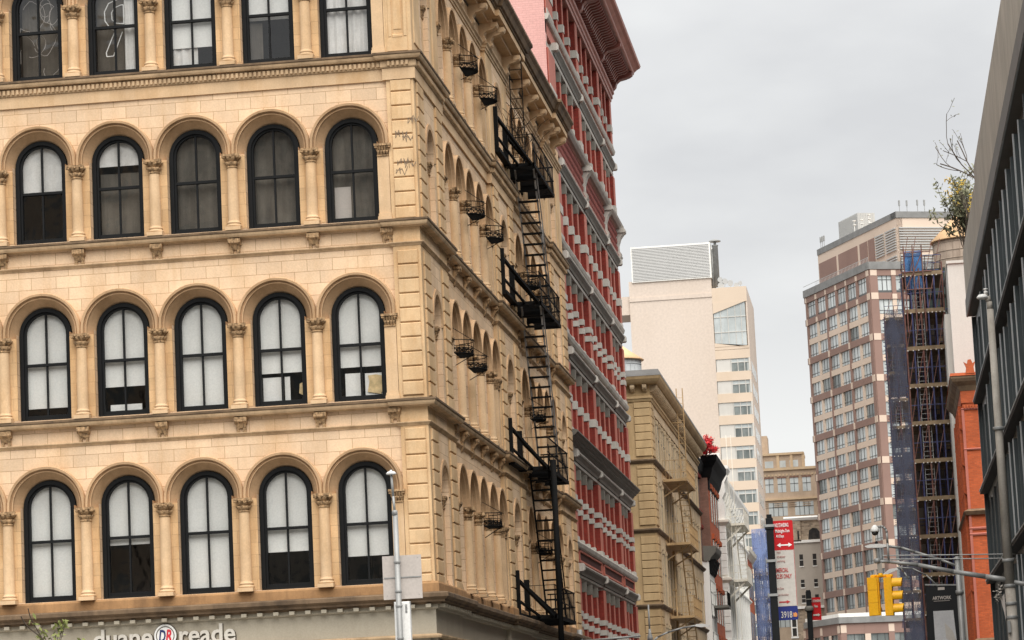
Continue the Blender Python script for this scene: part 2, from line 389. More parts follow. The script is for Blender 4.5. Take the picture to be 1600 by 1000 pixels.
def cell(mb, uc, ul, ur, w0, w1, R, wb, zc, depth=.45, seg=18, RA=None):
    mb._new(); RA = RA or R; zs = zc - .09
    mb.quad((ul, w0, 0), (uc - R, w0, 0), (uc - R, zs, 0), (ul, zs, 0)); mb.quad((uc + R, w0, 0), (ur, w0, 0), (ur, zs, 0), (uc + R, zs, 0))
    mb.quad((ul, zs, 0), (uc - RA, zs, 0), (uc - RA, w1, 0), (ul, w1, 0)); mb.quad((uc + RA, zs, 0), (ur, zs, 0), (ur, w1, 0), (uc + RA, w1, 0))
    if RA > R:
        for s in (-1, 1): mb.quad((uc + s * R, zs, -depth), (uc + s * RA, zs, -depth), (uc + s * RA, zs, 0), (uc + s * R, zs, 0)); mb.quad((uc + s * RA, zs, -depth), (uc + s * RA, zc, -depth), (uc + s * RA, zc, 0), (uc + s * RA, zs, 0))
    if wb > w0: mb.quad((uc - R, w0, 0), (uc + R, w0, 0), (uc + R, wb, 0), (uc - R, wb, 0))
    pts = [(uc - RA * math.cos(PI * k / seg), zc + RA * math.sin(PI * k / seg)) for k in range(seg + 1)]
    for a, b in zip(pts, pts[1:]):
        mb.quad((*a, 0), (*b, 0), (b[0], w1, 0), (a[0], w1, 0)); mb.quad((*a, -depth), (*b, -depth), (*b, 0), (*a, 0))
    mb.quad((uc - R, wb, -depth), (uc - R, zc, -depth), (uc - R, zc, 0), (uc - R, wb, 0)); mb.quad((uc + R, wb, 0), (uc + R, zc, 0), (uc + R, zc, -depth), (uc + R, wb, -depth))
    mb.quad((uc - R, wb, -depth), (uc - R, wb, 0), (uc + R, wb, 0), (uc + R, wb, -depth))

fw = MB(FA); sw = MB(SA); nw = MB(NA)
for T, wb, zc, ct, w0, w1 in ROWS:
    for c in FC: cell(fw, c, c - .965, c + .965, w0, w1, RO, wb, zc, RA=.84)
    fw.quad((-.80, w0, 0), (-.795 + .0, w0, 0), (-.795, w1, 0), (-.80, w1, 0))
    for k, c in enumerate(SC):
        hw = .955 if k < 5 else .9625
        cell(sw, c, c - hw, c + hw, w0, w1, RO, wb, zc, 1.0, RA=.84)
    for a, b in NICHE: cell(nw, (a + b) / 2, a, b, w0, w1, (b - a) / 2 - .22, wb, zc, 1.0)
fw.quad((-14, 5.55, 0), (FC[-1] - .965, 5.55, 0), (FC[-1] - .965, 22.6, 0), (-14, 22.6, 0))
fw.obj('front_wall', M['ashlar'], bld); sw.obj('side_wall', M['ashlar'], bld); parts(nw, 'bay_wall', M['ashlar'], bld)
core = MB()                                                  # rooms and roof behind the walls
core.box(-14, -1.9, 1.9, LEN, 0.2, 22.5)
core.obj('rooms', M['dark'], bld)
rf = MB(); rf.box(-14, -.2, .2, LEN, 22.55, 22.75); rf.box(-14, -13.8, .3, LEN, 0, 22.55); rf.box(-13.8, -.3, LEN - .25, LEN, 0.1, 22.55); rf.obj('roof', M['roofing'], bld)

# quoined piers
def quoins(mb, u0, u1, w0, w1, n0, n1, pitch=.352, phase=12.38, c=.018):
    k = math.floor((w0 - phase) / pitch); z = phase + k * pitch
    while z < w1:
        a, b = max(z + .014, w0), min(z + pitch - .014, w1)
        if b - a > .06: mb.bbox(u0, u1, a, b, n0, n1, c)
        z += pitch
SPANS = [(5.84, 9.50), (10.22, 13.86), (14.55, 17.94)]
q = MB(FA); q.box(-.80, -.132, 5.55, 22.6, -.1, .08)
for a, b in SPANS: quoins(q, -.70, -.20, a, b, .07, .125)
q.box(-.74, -.70, 18.66, 22, .08, .10); q.box(-.70, -.23, 18.66, 19.0, .08, .11); q.bbox(-.70, -.60, 19.0, 21.4, .08, .12); q.bbox(-.33, -.23, 19.0, 21.4, .08, .12); q.bbox(-.60, -.33, 18.98, 19.07, .08, .12); q.box(-.56, -.37, 19.2, 21.3, .08, .095)
qo = q.obj('corner_pier', M['quoin'], bld)
for a, b in PIERS:
    q = MB(SA); q.box(a + (.03 if a < 1 else 0), b, 5.55, 22.6, -.3, .12)
    for s0, s1 in SPANS: quoins(q, a + (.2 if b - a < 1.35 else .3), b - .12, s0, s1, .1, .165)
    q.bbox(a + .3, b - .3, 18.9, 21.4, .12, .15)
    q.obj('quoin_pier', M['quoin'], bld)
g = MB(FA); rg = random.Random(5)
for gx, gz in ((-.62, 16.62), (-.46, 16.50), (-.60, 15.92), (-.42, 15.86), (-.64, 15.72), (-.30, 16.95)):
    p = [(gx + .05 * math.cos(t * 1.9) * rg.uniform(.4, 1.3) + t * .024, gz + .085 * math.sin(t * 2.6) * rg.uniform(.5, 1.5), .129) for t in range(12)]
    g.path(p, .007, 4)
g.obj('graffiti', M['graff'], bld)

# columns with carved capitals
def cap_mesh(h, name, w=.23, r=.125):
    mb = MB(); b = h - .32
    mb.lathe([(r, b - .02), (r + .018, b), (r + .018, b + .025), (r, b + .035)], 14)
    mb.lathe([(r + .0, b + .03), (r + .02, b + .08), (r + .055, b + .135), (r + .03, b + .14)], 24, mod=lambda t, z: 1 + .13 * math.cos(8 * t) * (z - b) / .1)
    mb.lathe([(r, b + .13), (r + .03, b + .19), (r + .085, b + .245), (r + .05, b + .255)], 24, mod=lambda t, z: 1 + .14 * math.cos(8 * t + PI) * (z - b) / .2)
    for sx in (-1, 1):
        for sy in (-1, 1):
            mb.lathe([(.01, 0), (.04, .01), (.05, .035), (.035, .065), (.01, .07)], 8, (sx * (w - .055), sy * (w - .055), b + .205))
    for sx, sy in ((1, 0), (-1, 0), (0, 1), (0, -1)): mb.lathe([(.01, 0), (.035, .02), (.035, .05), (.01, .06)], 7, (sx * (w - .035), sy * (w - .035), b + .225))
    o = [(w, w - .06), (w - .06, w), (.08, w - .05), (-.08, w - .05), (-w + .06, w), (-w, w - .06), (-w + .05, .08), (-w + .05, -.08), (-w, -w + .06), (-w + .06, -w), (-.08, -w + .05), (.08, -w + .05), (w - .06, -w), (w, -w + .06), (w - .05, -.08), (w - .05, .08)]
    mb.uprof(o, h - .058, h)
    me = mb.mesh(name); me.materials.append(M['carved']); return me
def col_mesh(h, name):
    mb = MB(); mb.box(-.19, .19, -.19, .19, 0, .09)
    mb.lathe([(.18, .09), (.195, .115), (.18, .14), (.155, .15), (.15, .17), (.17, .185), (.165, .205), (.142, .215), (.134, .26), (.136, h * .45), (.122, h - .34), (.115, h - .30)], 20)
    me = mb.mesh(name); me.materials.append(M['trim']); return me
def pil_mesh(h, name, w=.14):
    mb = MB(FA0); mb.box(-w - .03, w + .03, 0, .10, -.1, .13); mb.box(-w - .015, w + .015, .10, .17, -.1, .115); mb.box(-w, w, .17, h - .3, -.1, .09)
    me = mb.mesh(name); me.materials.append(M['trim']); return me
def pilcap_mesh(h, name, w=.14):
    mb = MB(FA0); b = h - .30; mb.box(-w, w, b, b + .03, -.1, .12)
    for j, (z0, z1, n) in enumerate(((b + .03, b + .14, .115), (b + .13, b + .245, .145))):
        for i in range(4 + j):
            x0 = -w - .02 * j + i * (2 * w + .04 * j) / (4 + j); x1 = x0 + (2 * w + .04 * j) / (4 + j)
            mb.prof(x0 + .008, x1 - .008, [(-.1, z0), (n - .03, z0), (n + .02, z1 - .03), (n + .01, z1), (-.1, z1)])
    mb.box(-w - .06, w + .06, h - .055, h, -.1, .19); mb.box(-w - .05, -w + .02, b + .2, h - .05, -.05, .17); mb.box(w - .02, w + .05, b + .2, h - .05, -.05, .17)
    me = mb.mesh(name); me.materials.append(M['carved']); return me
FA0 = facade(0, 0, 0)
arch_prof = [(.655, -.26), (.825, .0), (.825, .09), (.85, .10), (.865, .075), (.885, .075), (.895, .165), (.945, .175), (.968, .12), (.968, -.02)]
side_prof = [(.66, -.75), (.80, -.02), (.825, .0), (.825, .09), (.85, .10), (.865, .075), (.885, .075), (.895, .165), (.945, .175), (.968, .12), (.968, -.02)]
win_me = {}
def ring(mb, R, zc, w0, t0, t1, n0, n1, seg=18):
    mb.arch(0, zc, [(R - t0, n0), (R - t0, n1), (R - t1, n1), (R - t1, n0), (R - t0, n0)], zc - w0, seg)
def apoly(R, zc, w0, n, w1=None, seg=20, t=0.):
    """arch shaped outline from w0 up, optionally cut at the bottom"""
    r = R - t; pts = [(-r, max(w0, 0)), (r, max(w0, 0))]
    return pts + [(r * math.cos(PI * k / seg), zc + r * math.sin(PI * k / seg)) for k in range(seg + 1)]
def arch_sheet(R, zc, w0, n, t):
    """arch-headed sheet cut off below w0"""
    r = R - t
    if w0 < zc: pts = apoly(R, zc, w0, n, t=t)
    else:
        a = math.asin(min(.98, (w0 - zc) / r)); pts = [(r * math.cos(a + (PI - 2 * a) * k / 16), zc + r * math.sin(a + (PI - 2 * a) * k / 16)) for k in range(17)]
    mb = MB(FA0); mb.uprof(pts, n - .012, n); return mb
for r, (T, wb, zc, ct, w0, w1) in enumerate(ROWS):
    h = ct - T - .0; R = .645; z = zc - wb; mid = (z + R) * .5
    f = MB(FA0)
    ring(f, R, z, 0, 0, .095, -.10, .0); ring(f, R, z, 0, .09, .145, -.16, -.055)
    f.box(-R + .09, R - .09, 0, .07, -.16, -.02); f.box(-R + .14, R - .14, .07, .15, -.15, -.07)
    f.box(-R + .12, R - .12, mid - .035, mid + .03, -.16, -.06); f.box(-.022, .022, .07, mid, -.15, -.085); f.box(-.022, .022, mid, z + R - .1, -.14, -.065)
    me = f.mesh('window'); me.materials.append(M['black'])
    p = MB(FA0); p.poly([(a, b_, -.12) for a, b_ in apoly(R, z, .1, 0, t=.11)]); pm = p.mesh('pane'); pm.materials.append(M['glass'])
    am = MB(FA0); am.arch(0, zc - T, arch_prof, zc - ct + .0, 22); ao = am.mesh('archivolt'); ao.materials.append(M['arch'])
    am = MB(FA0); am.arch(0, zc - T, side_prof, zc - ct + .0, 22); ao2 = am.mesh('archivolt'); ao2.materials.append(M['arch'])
    cm, km = col_mesh(h, 'column'), cap_mesh(h, 'capital'); pm2, pk = pil_mesh(h, 'pilaster'), pilcap_mesh(h, 'capital')
    win_me[r] = (me, pm, z, R)
    def colset(x, y, rz, nx, ny):
        o = inst('column', cm, bld, (x + nx * .06, y + ny * .06, T), rz); sub('capital', km, o)
    def pilset(x, y, rz):
        o = inst('pilaster', pm2, bld, (x, y, T), rz); sub('capital', pk, o)
    for k, c in enumerate(FC):
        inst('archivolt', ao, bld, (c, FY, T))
        colset(c - .965, FY, 0, 0, -1)
        w = inst('window', me, bld, (c, FY + .20, wb)); sub('pane', pm, w)
        win_me[(r, k)] = w
    pilset(-.95, FY, 0)
    for k, c in enumerate(SC):
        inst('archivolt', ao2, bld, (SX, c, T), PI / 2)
        w = inst('window', me, bld, (SX - .78, c, wb), PI / 2); sub('pane', pm, w)
        if k not in (4, 9): colset(SX, c + .957, PI / 2, 1, 0)
    for u in (4.56, 13.79, 18.88, 28.2): pilset(SX, u, PI / 2)
    for a, b in NICHE:                                   # inner order of the narrow bays
        c = (a + b) / 2; rr = (b - a) / 2 - .22
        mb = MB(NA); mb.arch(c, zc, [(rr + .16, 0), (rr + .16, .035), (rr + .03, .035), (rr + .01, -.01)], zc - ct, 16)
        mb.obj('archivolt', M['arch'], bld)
        for s in (-1, 1):
            o = inst('pilaster', pm2, bld, (SX - .10, c + s * (rr - .09), T), PI / 2); sub('capital', pk, o)
    # blinds behind side windows are not seen from the street

# blinds, drapes, reflection sheets and rooms behind the front windows: (row, k) -> list of (kind, bottom fraction)
def sheet(r, k, matn, frac, n=-.2, name='blind'):
    me, pm, z, R = win_me[r]; H = z + R
    s = arch_sheet(R, z, H * frac, n, .1).mesh(name); s.materials.append(M[matn]); return sub(name, s, win_me[(r, k)])
def patch(r, k, u0, u1, w0, w1, matn, n=-.24, name='curtain_or_reflection', folds=0):
    mb = MB(FA0)
    if folds:
        N = folds * 6
        for i in range(N):
            a, b = u0 + (u1 - u0) * i / N, u0 + (u1 - u0) * (i + 1) / N
            na, nb = n + .02 * math.sin(i * PI / 3), n + .02 * math.sin((i + 1) * PI / 3)
            mb.quad((a, w0, na), (b, w0, nb), (b, w1, nb), (a, w1, na))
    else: mb.box(u0, u1, w0, w1, n - .02, n)
    me = mb.mesh(name); me.materials.append(M[matn]); return sub(name, me, win_me[(r, k)])
for k, fr in ((0, .24), (1, .31), (2, .03), (3, .44), (4, .03), (5, .03)): sheet(0, k, 'blind', fr)
for k, fr in ((0, .31), (1, .30), (2, .06), (3, .27), (4, .12), (5, .2)): sheet(1, k, 'blind', fr)
for (k, a, b, c, d, m) in ((0, -.42, .0, .1, .72, 'white'), (0, .06, .5, .1, .70, 'white'), (1, -.5, -.04, .1, .74, 'white'), (3, -.42, .36, .1, .32, 'white'), (1, .03, .16, .1, .74, 'white')): patch(1, k, a, b, c, d, m, -.26, 'board')
pp = MB(FA0); pp.uprof([(.12, .25), (.44, .18), (.5, .30), (.49, .62), (.33, .66), (.14, .64), (.17, .5)], -.235, -.23); pq = pp.mesh('paper'); pq.materials.append(M['paper']); sub('paper', pq, win_me[(1, 0)])
pp = MB(FA0); pp.uprof([(.38, .32), (.5, .25), (.53, .6), (.40, .55)], -.235, -.23); pq = pp.mesh('paper'); pq.materials.append(M['paper']); sub('paper', pq, win_me[(1, 1)])
sheet(2, 4, 'voile', .52); sheet(2, 3, 'voile', .72)
for k in (0, 1, 2): patch(2, k, -.53, .53, .1, 2.45, 'curtain_or_reflection', -.3, 'curtain_or_reflection', 3)  # grey sheets added to stand in for the building opposite mirrored in these panes
patch(2, 3, -.53, .53, .1, 1.7, 'curtain_or_reflection', -.34, 'curtain_or_reflection', 2)
patch(2, 0, -.5, -.1, .1, .95, 'signback', -.27, 'board')
patch(3, 0, -.53, .53, .1, 2.3, 'voile', -.22, 'curtain_or_reflection', 5); sheet(3, 1, 'blind', .46); patch(3, 1, -.53, -.2, .1, 1.1, 'curtain_or_reflection', -.26, 'curtain_or_reflection', 1)
sheet(3, 2, 'blind', .24); patch(3, 2, -.53, .1, .1, .6, 'voile', -.25, 'curtain_or_reflection', 3)
patch(3, 3, .2, .52, .1, 2.3, 'voile', -.26, 'curtain_or_reflection', 2); patch(3, 3, -.53, .2, .1, 2.3, 'curtain_or_reflection', -.4, 'curtain_or_reflection', 2); patch(3, 4, -.53, .53, .1, 2.3, 'curtain_or_reflection', -.5, 'curtain_or_reflection', 2)
# white tube outline of a mirrored letter, and looping tubes, hung inside two top windows
t = MB(FA0)
o1 = [(.13, -.02), (.13, .52), (-.10, .52), (-.22, .62), (-.29, .85), (-.24, 1.10), (-.10, 1.30), (.10, 1.38), (.42, 1.38)]
t.path([(.42 - .0, 1.38, -.2)] + [(x, w, -.2) for x, w in ((.08, 1.36), (-.17, 1.26), (-.28, 1.05), (-.27, .82), (-.14, .62), (-.02, .56), (-.26, .02), (-.25, -.08), (-.08, -.08), (.16, .52), (.16, .52))], .014, 5)
t.path([(x, w, -.2) for x, w in ((.14, 1.2), (-.02, 1.14), (-.1, 1.02), (-.09, .84), (.02, .74), (.2, .72), (.2, 1.2), (.14, 1.2))], .014, 5)
tm = t.mesh('tube_letter'); tm.materials.append(M['white']); sub('tube_letter', tm, win_me[(3, 3)], (0, 0, .62))
t = MB(FA0); rg = random.Random(3)
for j in range(9):
    x, w = rg.uniform(-.4, .4), rg.uniform(.3, 2.1); a = rg.uniform(0, 6); p = []
    for i in range(16):
        p.append((max(-.5, min(.5, x)), max(.12, min(2.2, w)), -.21)); a += rg.uniform(-.2, .75); x += .075 * math.cos(a); w += .1 * math.sin(a)
    t.path(p, .006, 4)
tm = t.mesh('scribble_tubes'); tm.materials.append(M['signback']); sub('scribble_tubes', tm, win_me[(3, 4)])

# sills, strings, cornices swept round the plan
PATH = [(-14, FY), (-.83, FY), (-.83, .05), (-.13, .05), (-.13, 4.45), (SX, 4.45), (SX, 13.9), (-.13, 13.9), (-.13, 18.78), (SX, 18.78), (SX, 28.3), (-.13, 28.3), (-.13, LEN)]
def band(name, prof, m):
    mb = MB(); mb.plan(PATH, prof); return mb.obj(name, M[m], bld)
def along(mb, pitch, wu, z0, z1, n0, n1, chamfer=0):
    for a, b in zip(PATH, PATH[1:]):
        a, b = Vector(a), Vector(b); L = (b - a).length
        if L < .3: continue
        d = (b - a) / L; ang = math.degrees(math.atan2(d.y, d.x)); fr = facade(a.x, a.y, ang); mb.fr = fr; N = int((L - .02) / pitch)
        for i in range(N + 1):
            u = (L - N * pitch) / 2 + i * pitch
            if u - wu / 2 < 0 or u + wu / 2 > L: continue
            mb.box(u - wu / 2, u + wu / 2, z0, z1, n0, n1)
for T in (10.20, 14.53, 18.61):
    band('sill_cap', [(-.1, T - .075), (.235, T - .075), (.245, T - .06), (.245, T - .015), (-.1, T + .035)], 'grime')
    band('sill_moulding', [(-.1, T - .195), (.05, T - .195), (.07, T - .175), (.185, T - .17), (.21, T - .13), (.225, T - .08), (-.1, T - .078)], 'sillstone')
for T in (10.20, 14.53):
    band('string_course', [(-.1, T - .645), (.015, T - .645), (.03, T - .62), (.075, T - .575), (.075, T - .555), (-.1, T - .53)], 'sillstone')
T = 18.61
band('frieze_band', [(-.1, 17.955), (.05, 17.955), (.05, T - .37), (-.1, T - .37)], 'trim')
band('dentil_bed', [(-.1, T - .365), (.075, T - .365), (.09, T - .34), (.09, T - .20), (-.1, T - .20)], 'sillstone')
d = MB(); along(d, .112, .062, T - .325, T - .215, .09, .14); d.obj('dentil_course', M['sillstone'], bld)
band('plinth_band', [(-.1, 5.605), (.10, 5.605), (.10, 5.80), (.07, 5.845), (-.1, 5.86)], 'brownsill')
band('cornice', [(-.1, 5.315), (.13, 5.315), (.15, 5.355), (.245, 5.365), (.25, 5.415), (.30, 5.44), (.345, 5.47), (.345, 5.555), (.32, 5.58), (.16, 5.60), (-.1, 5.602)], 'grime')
d = MB(); along(d, .385, .125, 5.235, 5.314, .05, .21); d.obj('dentil_course', M['fascia'], bld)
band('shop_fascia', [(-.1, 4.63), (-.02, 4.63), (-.02, 5.20), (.03, 5.21), (.05, 5.235), (.05, 5.313), (-.1, 5.313)], 'fascia')
band('shop_ledge', [(-.1, 4.53), (.10, 4.53), (.12, 4.57), (.12, 4.60), (-.0, 4.628), (-.1, 4.628)], 'sillstone')
jb = MB(FA)
for T, wb, zc, ct, w0, w1 in ROWS:
    for c in FC: jb.box(c - 1.27, c - .66, wb + .02, ct, -.02, .006)
    jb.box(-1.10, -.80, wb + .02, ct, -.02, .006)
parts(jb, 'jamb_stone', M['jamb'], bld)
sh = MB(FA); sh.box(-14, -.14, 0, 4.53, -.4, -.06); sh.fr = SA; sh.box(.1, LEN, 0, 4.53, -.4, -.06)
sh.obj('shop_front', M['fascia'], bld)
band('architrave', [(-.1, 21.86), (.03, 21.86), (.04, 21.93), (.07, 21.94), (.08, 22.0), (.13, 22.04), (.13, 22.08), (-.1, 22.09)], 'sillstone')
EP = PATH[:-1] + [(-.13, 31.3)]
def eband(name, prof, m):
    mb = MB(); mb.plan(EP, prof); return mb.obj(name, M[m], bld)
eband('eave_soffit', [(-.1, 22.60), (.30, 22.61), (.30, 22.70), (.56, 22.72), (.56, 22.90), (-.1, 22.95)], 'trim')
eband('eave_gutter', [(.45, 22.91), (.60, 22.91), (.60, 22.96), (.66, 22.98), (.72, 23.12), (.80, 23.20), (.80, 23.28), (.74, 23.31), (-.1, 23.36), (-.1, 22.96), (.45, 22.96)], 'grime')
band('eave_frieze', [(-.1, 22.085), (.02, 22.085), (.02, 22.61), (-.1, 22.61)], 'trim')
sof = MB(FA0)
sof.prof(-.15, .15, [(-.1, 0), (.10, .02), (.16, .10), (.15, .20), (.22, .30), (.38, .34), (.50, .40), (.52, .55), (-.1, .55)])
sof.prof(-.175, .175, [(.36, .40), (.53, .42), (.56, .48), (.56, .55), (.36, .55)]); sof.prof(-.17, .17, [(-.1, -.03), (.12, -.02), (.19, .05), (.19, .13), (.12, .16), (-.1, .16)])
cons = sof.mesh('console'); cons.materials.append(M['trim'])
for i, y in enumerate([.9, 3.7] + [4.75 + 2.27 * j for j in range(5)] + [14.5, 18.1] + [19.2 + 2.25 * j for j in range(5)] + [28.9, 30.7]):
    pro = -.13 if (y < 4.45 or 13.9 < y < 18.78 or y > 28.3) else SX
    inst('console', cons, bld, (pro, y, 22.06), PI / 2)
for x in (-.45, -2.7, -4.65, -6.6, -8.5, -10.4): inst('console', cons, bld, (x, FY if x < -.8 else .05, 22.06))
br = MB(FA0)
br.prof(-.15, .15, [(-.05, .20), (.10, .20), (.17, .26), (.17, .36), (-.05, .36)]); br.prof(-.12, .12, [(-.05, .10), (.05, .10), (.10, .2), (-.05, .2)])
for s in (-.08, .08): br.prof(s - .035, s + .035, [(-.05, -.02), (.05, -.02), (.06, .1), (-.05, .1)])
br.box(-.07, .07, .25, .31, .165, .18)
brk = br.mesh('bracket'); brk.materials.append(M['carved'])
bs = MB(FA0)
bs.prof(-.13, .13, [(-.05, -.16), (.03, -.14), (.08, -.03), (.07, .08), (.13, .18), (.19, .24), (.19, .36), (-.05, .36)]); bs.box(-.16, .16, .28, .355, 0, .205)
brs = bs.mesh('bracket'); brs.materials.append(M['carved'])
for T in (10.20, 14.53):
    for c in FC: inst('bracket', brk, bld, (c - .965, FY, T - .555))
    inst('bracket', brk, bld, (-.93, FY, T - .555))
    for k, c in enumerate(SC):
        inst('bracket', brs, bld, (SX, c - .955 + (.12 if k in (0, 5) else 0), T - .555), PI / 2)
    for c in (13.75, 28.15): inst('bracket', brs, bld, (SX, c, T - .555), PI / 2)

# shop sign on the fascia
sg = thing('shop_sign', (-6.7, FY, 4.9), 'raised pale lettering with round emblem on the beige shop fascia', 'sign')
put_text('duane', .62, M['letter'], sg, -6.97, FY - .02, 4.70, .03, .012, 0, 'RIGHT', 'lettering', .98)
put_text('reade', .62, M['letter'], sg, -6.36, FY - .02, 4.70, .03, .012, 0, 'LEFT', 'lettering', .98)
put_text('duane', .62, M['lettershadow'], sg, -6.955, FY + .012, 4.688, .02, .016, 0, 'RIGHT', 'letter_back', .98)
put_text('reade', .62, M['lettershadow'], sg, -6.345, FY + .012, 4.688, .02, .016, 0, 'LEFT', 'letter_back', .98)
def disc(name, x, y, z, r0, r1, t, m, par):
    mb = MB(facade(x, y, 0, z)); N = 32
    if r0 == 0: mb.uprof([(r1 * math.cos(2 * PI * k / N), r1 * math.sin(2 * PI * k / N)) for k in range(N)], 0, t)
    else: mb.arch(0, 0, [(r1, 0), (r1, t), (r0, t), (r0, 0)], 0, N, 0, 2 * PI)
    return mb.obj(name, M[m], par)
disc('emblem', -6.665, FY + .0, 4.91, 0, .27, .06, 'white', sg); disc('emblem_ring', -6.665, FY - .06, 4.91, .205, .225, .008, 'lettershadow', sg); disc('emblem_rim', -6.665, FY + .02, 4.91, .268, .285, .07, 'lettershadow', sg)
put_text('D', .40, M['navy'], sg, -6.75, FY - .066, 4.77, .004, .01, .22, 'CENTER', 'emblem_letter', .55)
put_text('R', .40, M['crimson'], sg, -6.59, FY - .066, 4.77, .004, .012, .22, 'CENTER', 'emblem_letter', .62)

# fire escape on the side wall
fe = thing('fire_escape', (SX, 18.5, 5.7), 'black iron fire escape with steep ladders on the cream building', 'fire escape')
PL = [5.62, 10.00, 14.95, 19.15]; PX0, PX1, PY0, PY1 = SX + .02, .72, 17.9, 23.3
for i, z in enumerate(PL):
    mb = MB()
    mb.box(PX0, PX1, PY0, PY0 + .05, z + .02, z + .13); mb.box(PX0, PX1, PY1 - .05, PY1, z + .02, z + .13); mb.box(PX1 - .05, PX1, PY0, PY1, z + .02, z + .13); mb.box(PX0, PX0 + .05, PY0, PY1, z + .02, z + .13)
    y = PY0 + .06
    while y < PY1:
        if not (i > 0 and 18.7 < y < 20.3) or True:
            mb.box(PX0, PX1 - (.0 if not 18.9 < y < 20.0 else .0), y, y + .04, z + .10, z + .13)
        y += .11
    for y in (19.6, 21.4): mb.box(PX0, PX1, y, y + .06, z - .04, z + .1)
    pf = mb.obj('platform', M['iron'], fe)
    mb = MB()
    for zz in (z + .55, z + 1.0): mb.bar((PX1 - .03, PY0, zz), (PX1 - .03, PY1, zz), .03); mb.bar((PX0, PY1 - .03, zz), (PX1, PY1 - .03, zz), .04)
    for zz in (z + 1.0,): mb.bar((PX0, PY0 + .03, zz), (PX1, PY0 + .03, zz), .018)
    y = PY0
    while y <= PY1 + .01:
        mb.bar((PX1 - .03, y, z + .1), (PX1 - .03, y, z + 1.0), .016); y += .27
    for k in range(7):
        x = PX0 + .05 + k * (PX1 - PX0 - .08) / 6; mb.bar((x, PY1 - .03, z + .1), (x, PY1 - .03, z + 1.0), .022)
        if k % 2 == 0: mb.bar((x, PY0 + .03, z + .1), (x, PY0 + .03, z + 1.0), .012)
    for k in range(9): mb.bar((PX1 - .02, 20.6 + k * .3, z + .1), (PX1 - .02, 20.9 + k * .3, z + .98), .012)
    mb.obj('railing', M['iron'], fe)
    mb = MB()                                               # braces back to the wall at the near end
    for y0, zt in ((14.75, 1.0), (17.0, .85)):
        mb.box(SX + .1, SX + .27, y0 + .3, y0 + .4, z - .05, z + zt + .3)
        mb.bar((SX + .2, y0 + .35, z + zt + .05), (PX1 - .1, PY0 + (0 if y0 < 16 else 1.4), z + .1), .085)
    mb.prof(0, 1, [(0, 0)] * 3) if False else None
    mb.bar((SX + .2, 15.2, z + .45), (PX0 + .45, PY0, z + .1), .06)
    mb.box(SX + .12, SX + .3, 15.1, PY0, z - .02, z + .08)
    mb.obj('brace', M['iron'], fe)
for i in range(3):                                          # ladders between platforms
    zt, zb = PL[i + 1] + .1, PL[i] + .15
    y0, y1 = 18.75, 21.6; xa, xb = .03, .60; st = MB(); tr = MB(); N = int((zt - zb) / .285)
    m = 'palei' if i > 0 else 'iron'
    for x in (xa, xb): st.box(x - .0, x + .03, 0, 0.001, 0, 0.001); st.bar((x, y0, zt + .0), (x, y1, zb), .055)
    for x in (xb + .02,): st.bar((x, y0, zt + .75), (x, y1, zb + .75), .035); st.bar((x, (y0 + y1) / 2, (zt + zb) / 2), (x, (y0 + y1) / 2, (zt + zb) / 2 + .75), .03)
    for k in range(1, N):
        t = k / N; y = y0 + (y1 - y0) * t; z = zt + (zb - zt) * t
        tr.box(xa, xb + .03, y - .09, y + .09, z - .02, z + .025)
    so = st.obj('stringer', M[m], fe); tr.obj('tread', M['iron'], fe)
mb = MB(); mb.tube((.78, 18.45, 10.35), (.76, 18.45, 3.2), .085, 10); mb.box(.70, .82, 18.4, 18.5, 5.55, 5.8); mb.obj('drop_pole', M['iron'], fe)
mb = MB()
for x in (.05, .42): mb.bar((x, 18.3, 23.2), (x, 18.3, PL[3] + .1), .03); mb.path([(x, 18.3, 23.2), (x - .1, 18.3, 23.7), (x - .45, 18.3, 23.8)], .015, 4)
for k in range(13): mb.bar((.05, 18.3, PL[3] + .4 + k * .3), (.42, 18.3, PL[3] + .4 + k * .3), .022)
mb.obj('roof_ladder', M['iron'], fe)

mb = MB(); rw = random.Random(8)                           # springy anti-climb wires fanned over the top platform
for k in range(34):
    y0 = rw.uniform(16.2, 20.5); x0 = rw.uniform(.05, .6); dy, dz = rw.uniform(-1.4, 1.6), rw.uniform(.9, 2.1); dx = rw.uniform(-.5, .5)
    mb.path([(x0 + dx * t * t, y0 + dy * t, PL[3] + .5 + dz * (t - .35 * t * t)) for t in (0, .25, .5, .75, 1)], .008, 4)
mb.obj('wire_fan', M['iron'], fe)

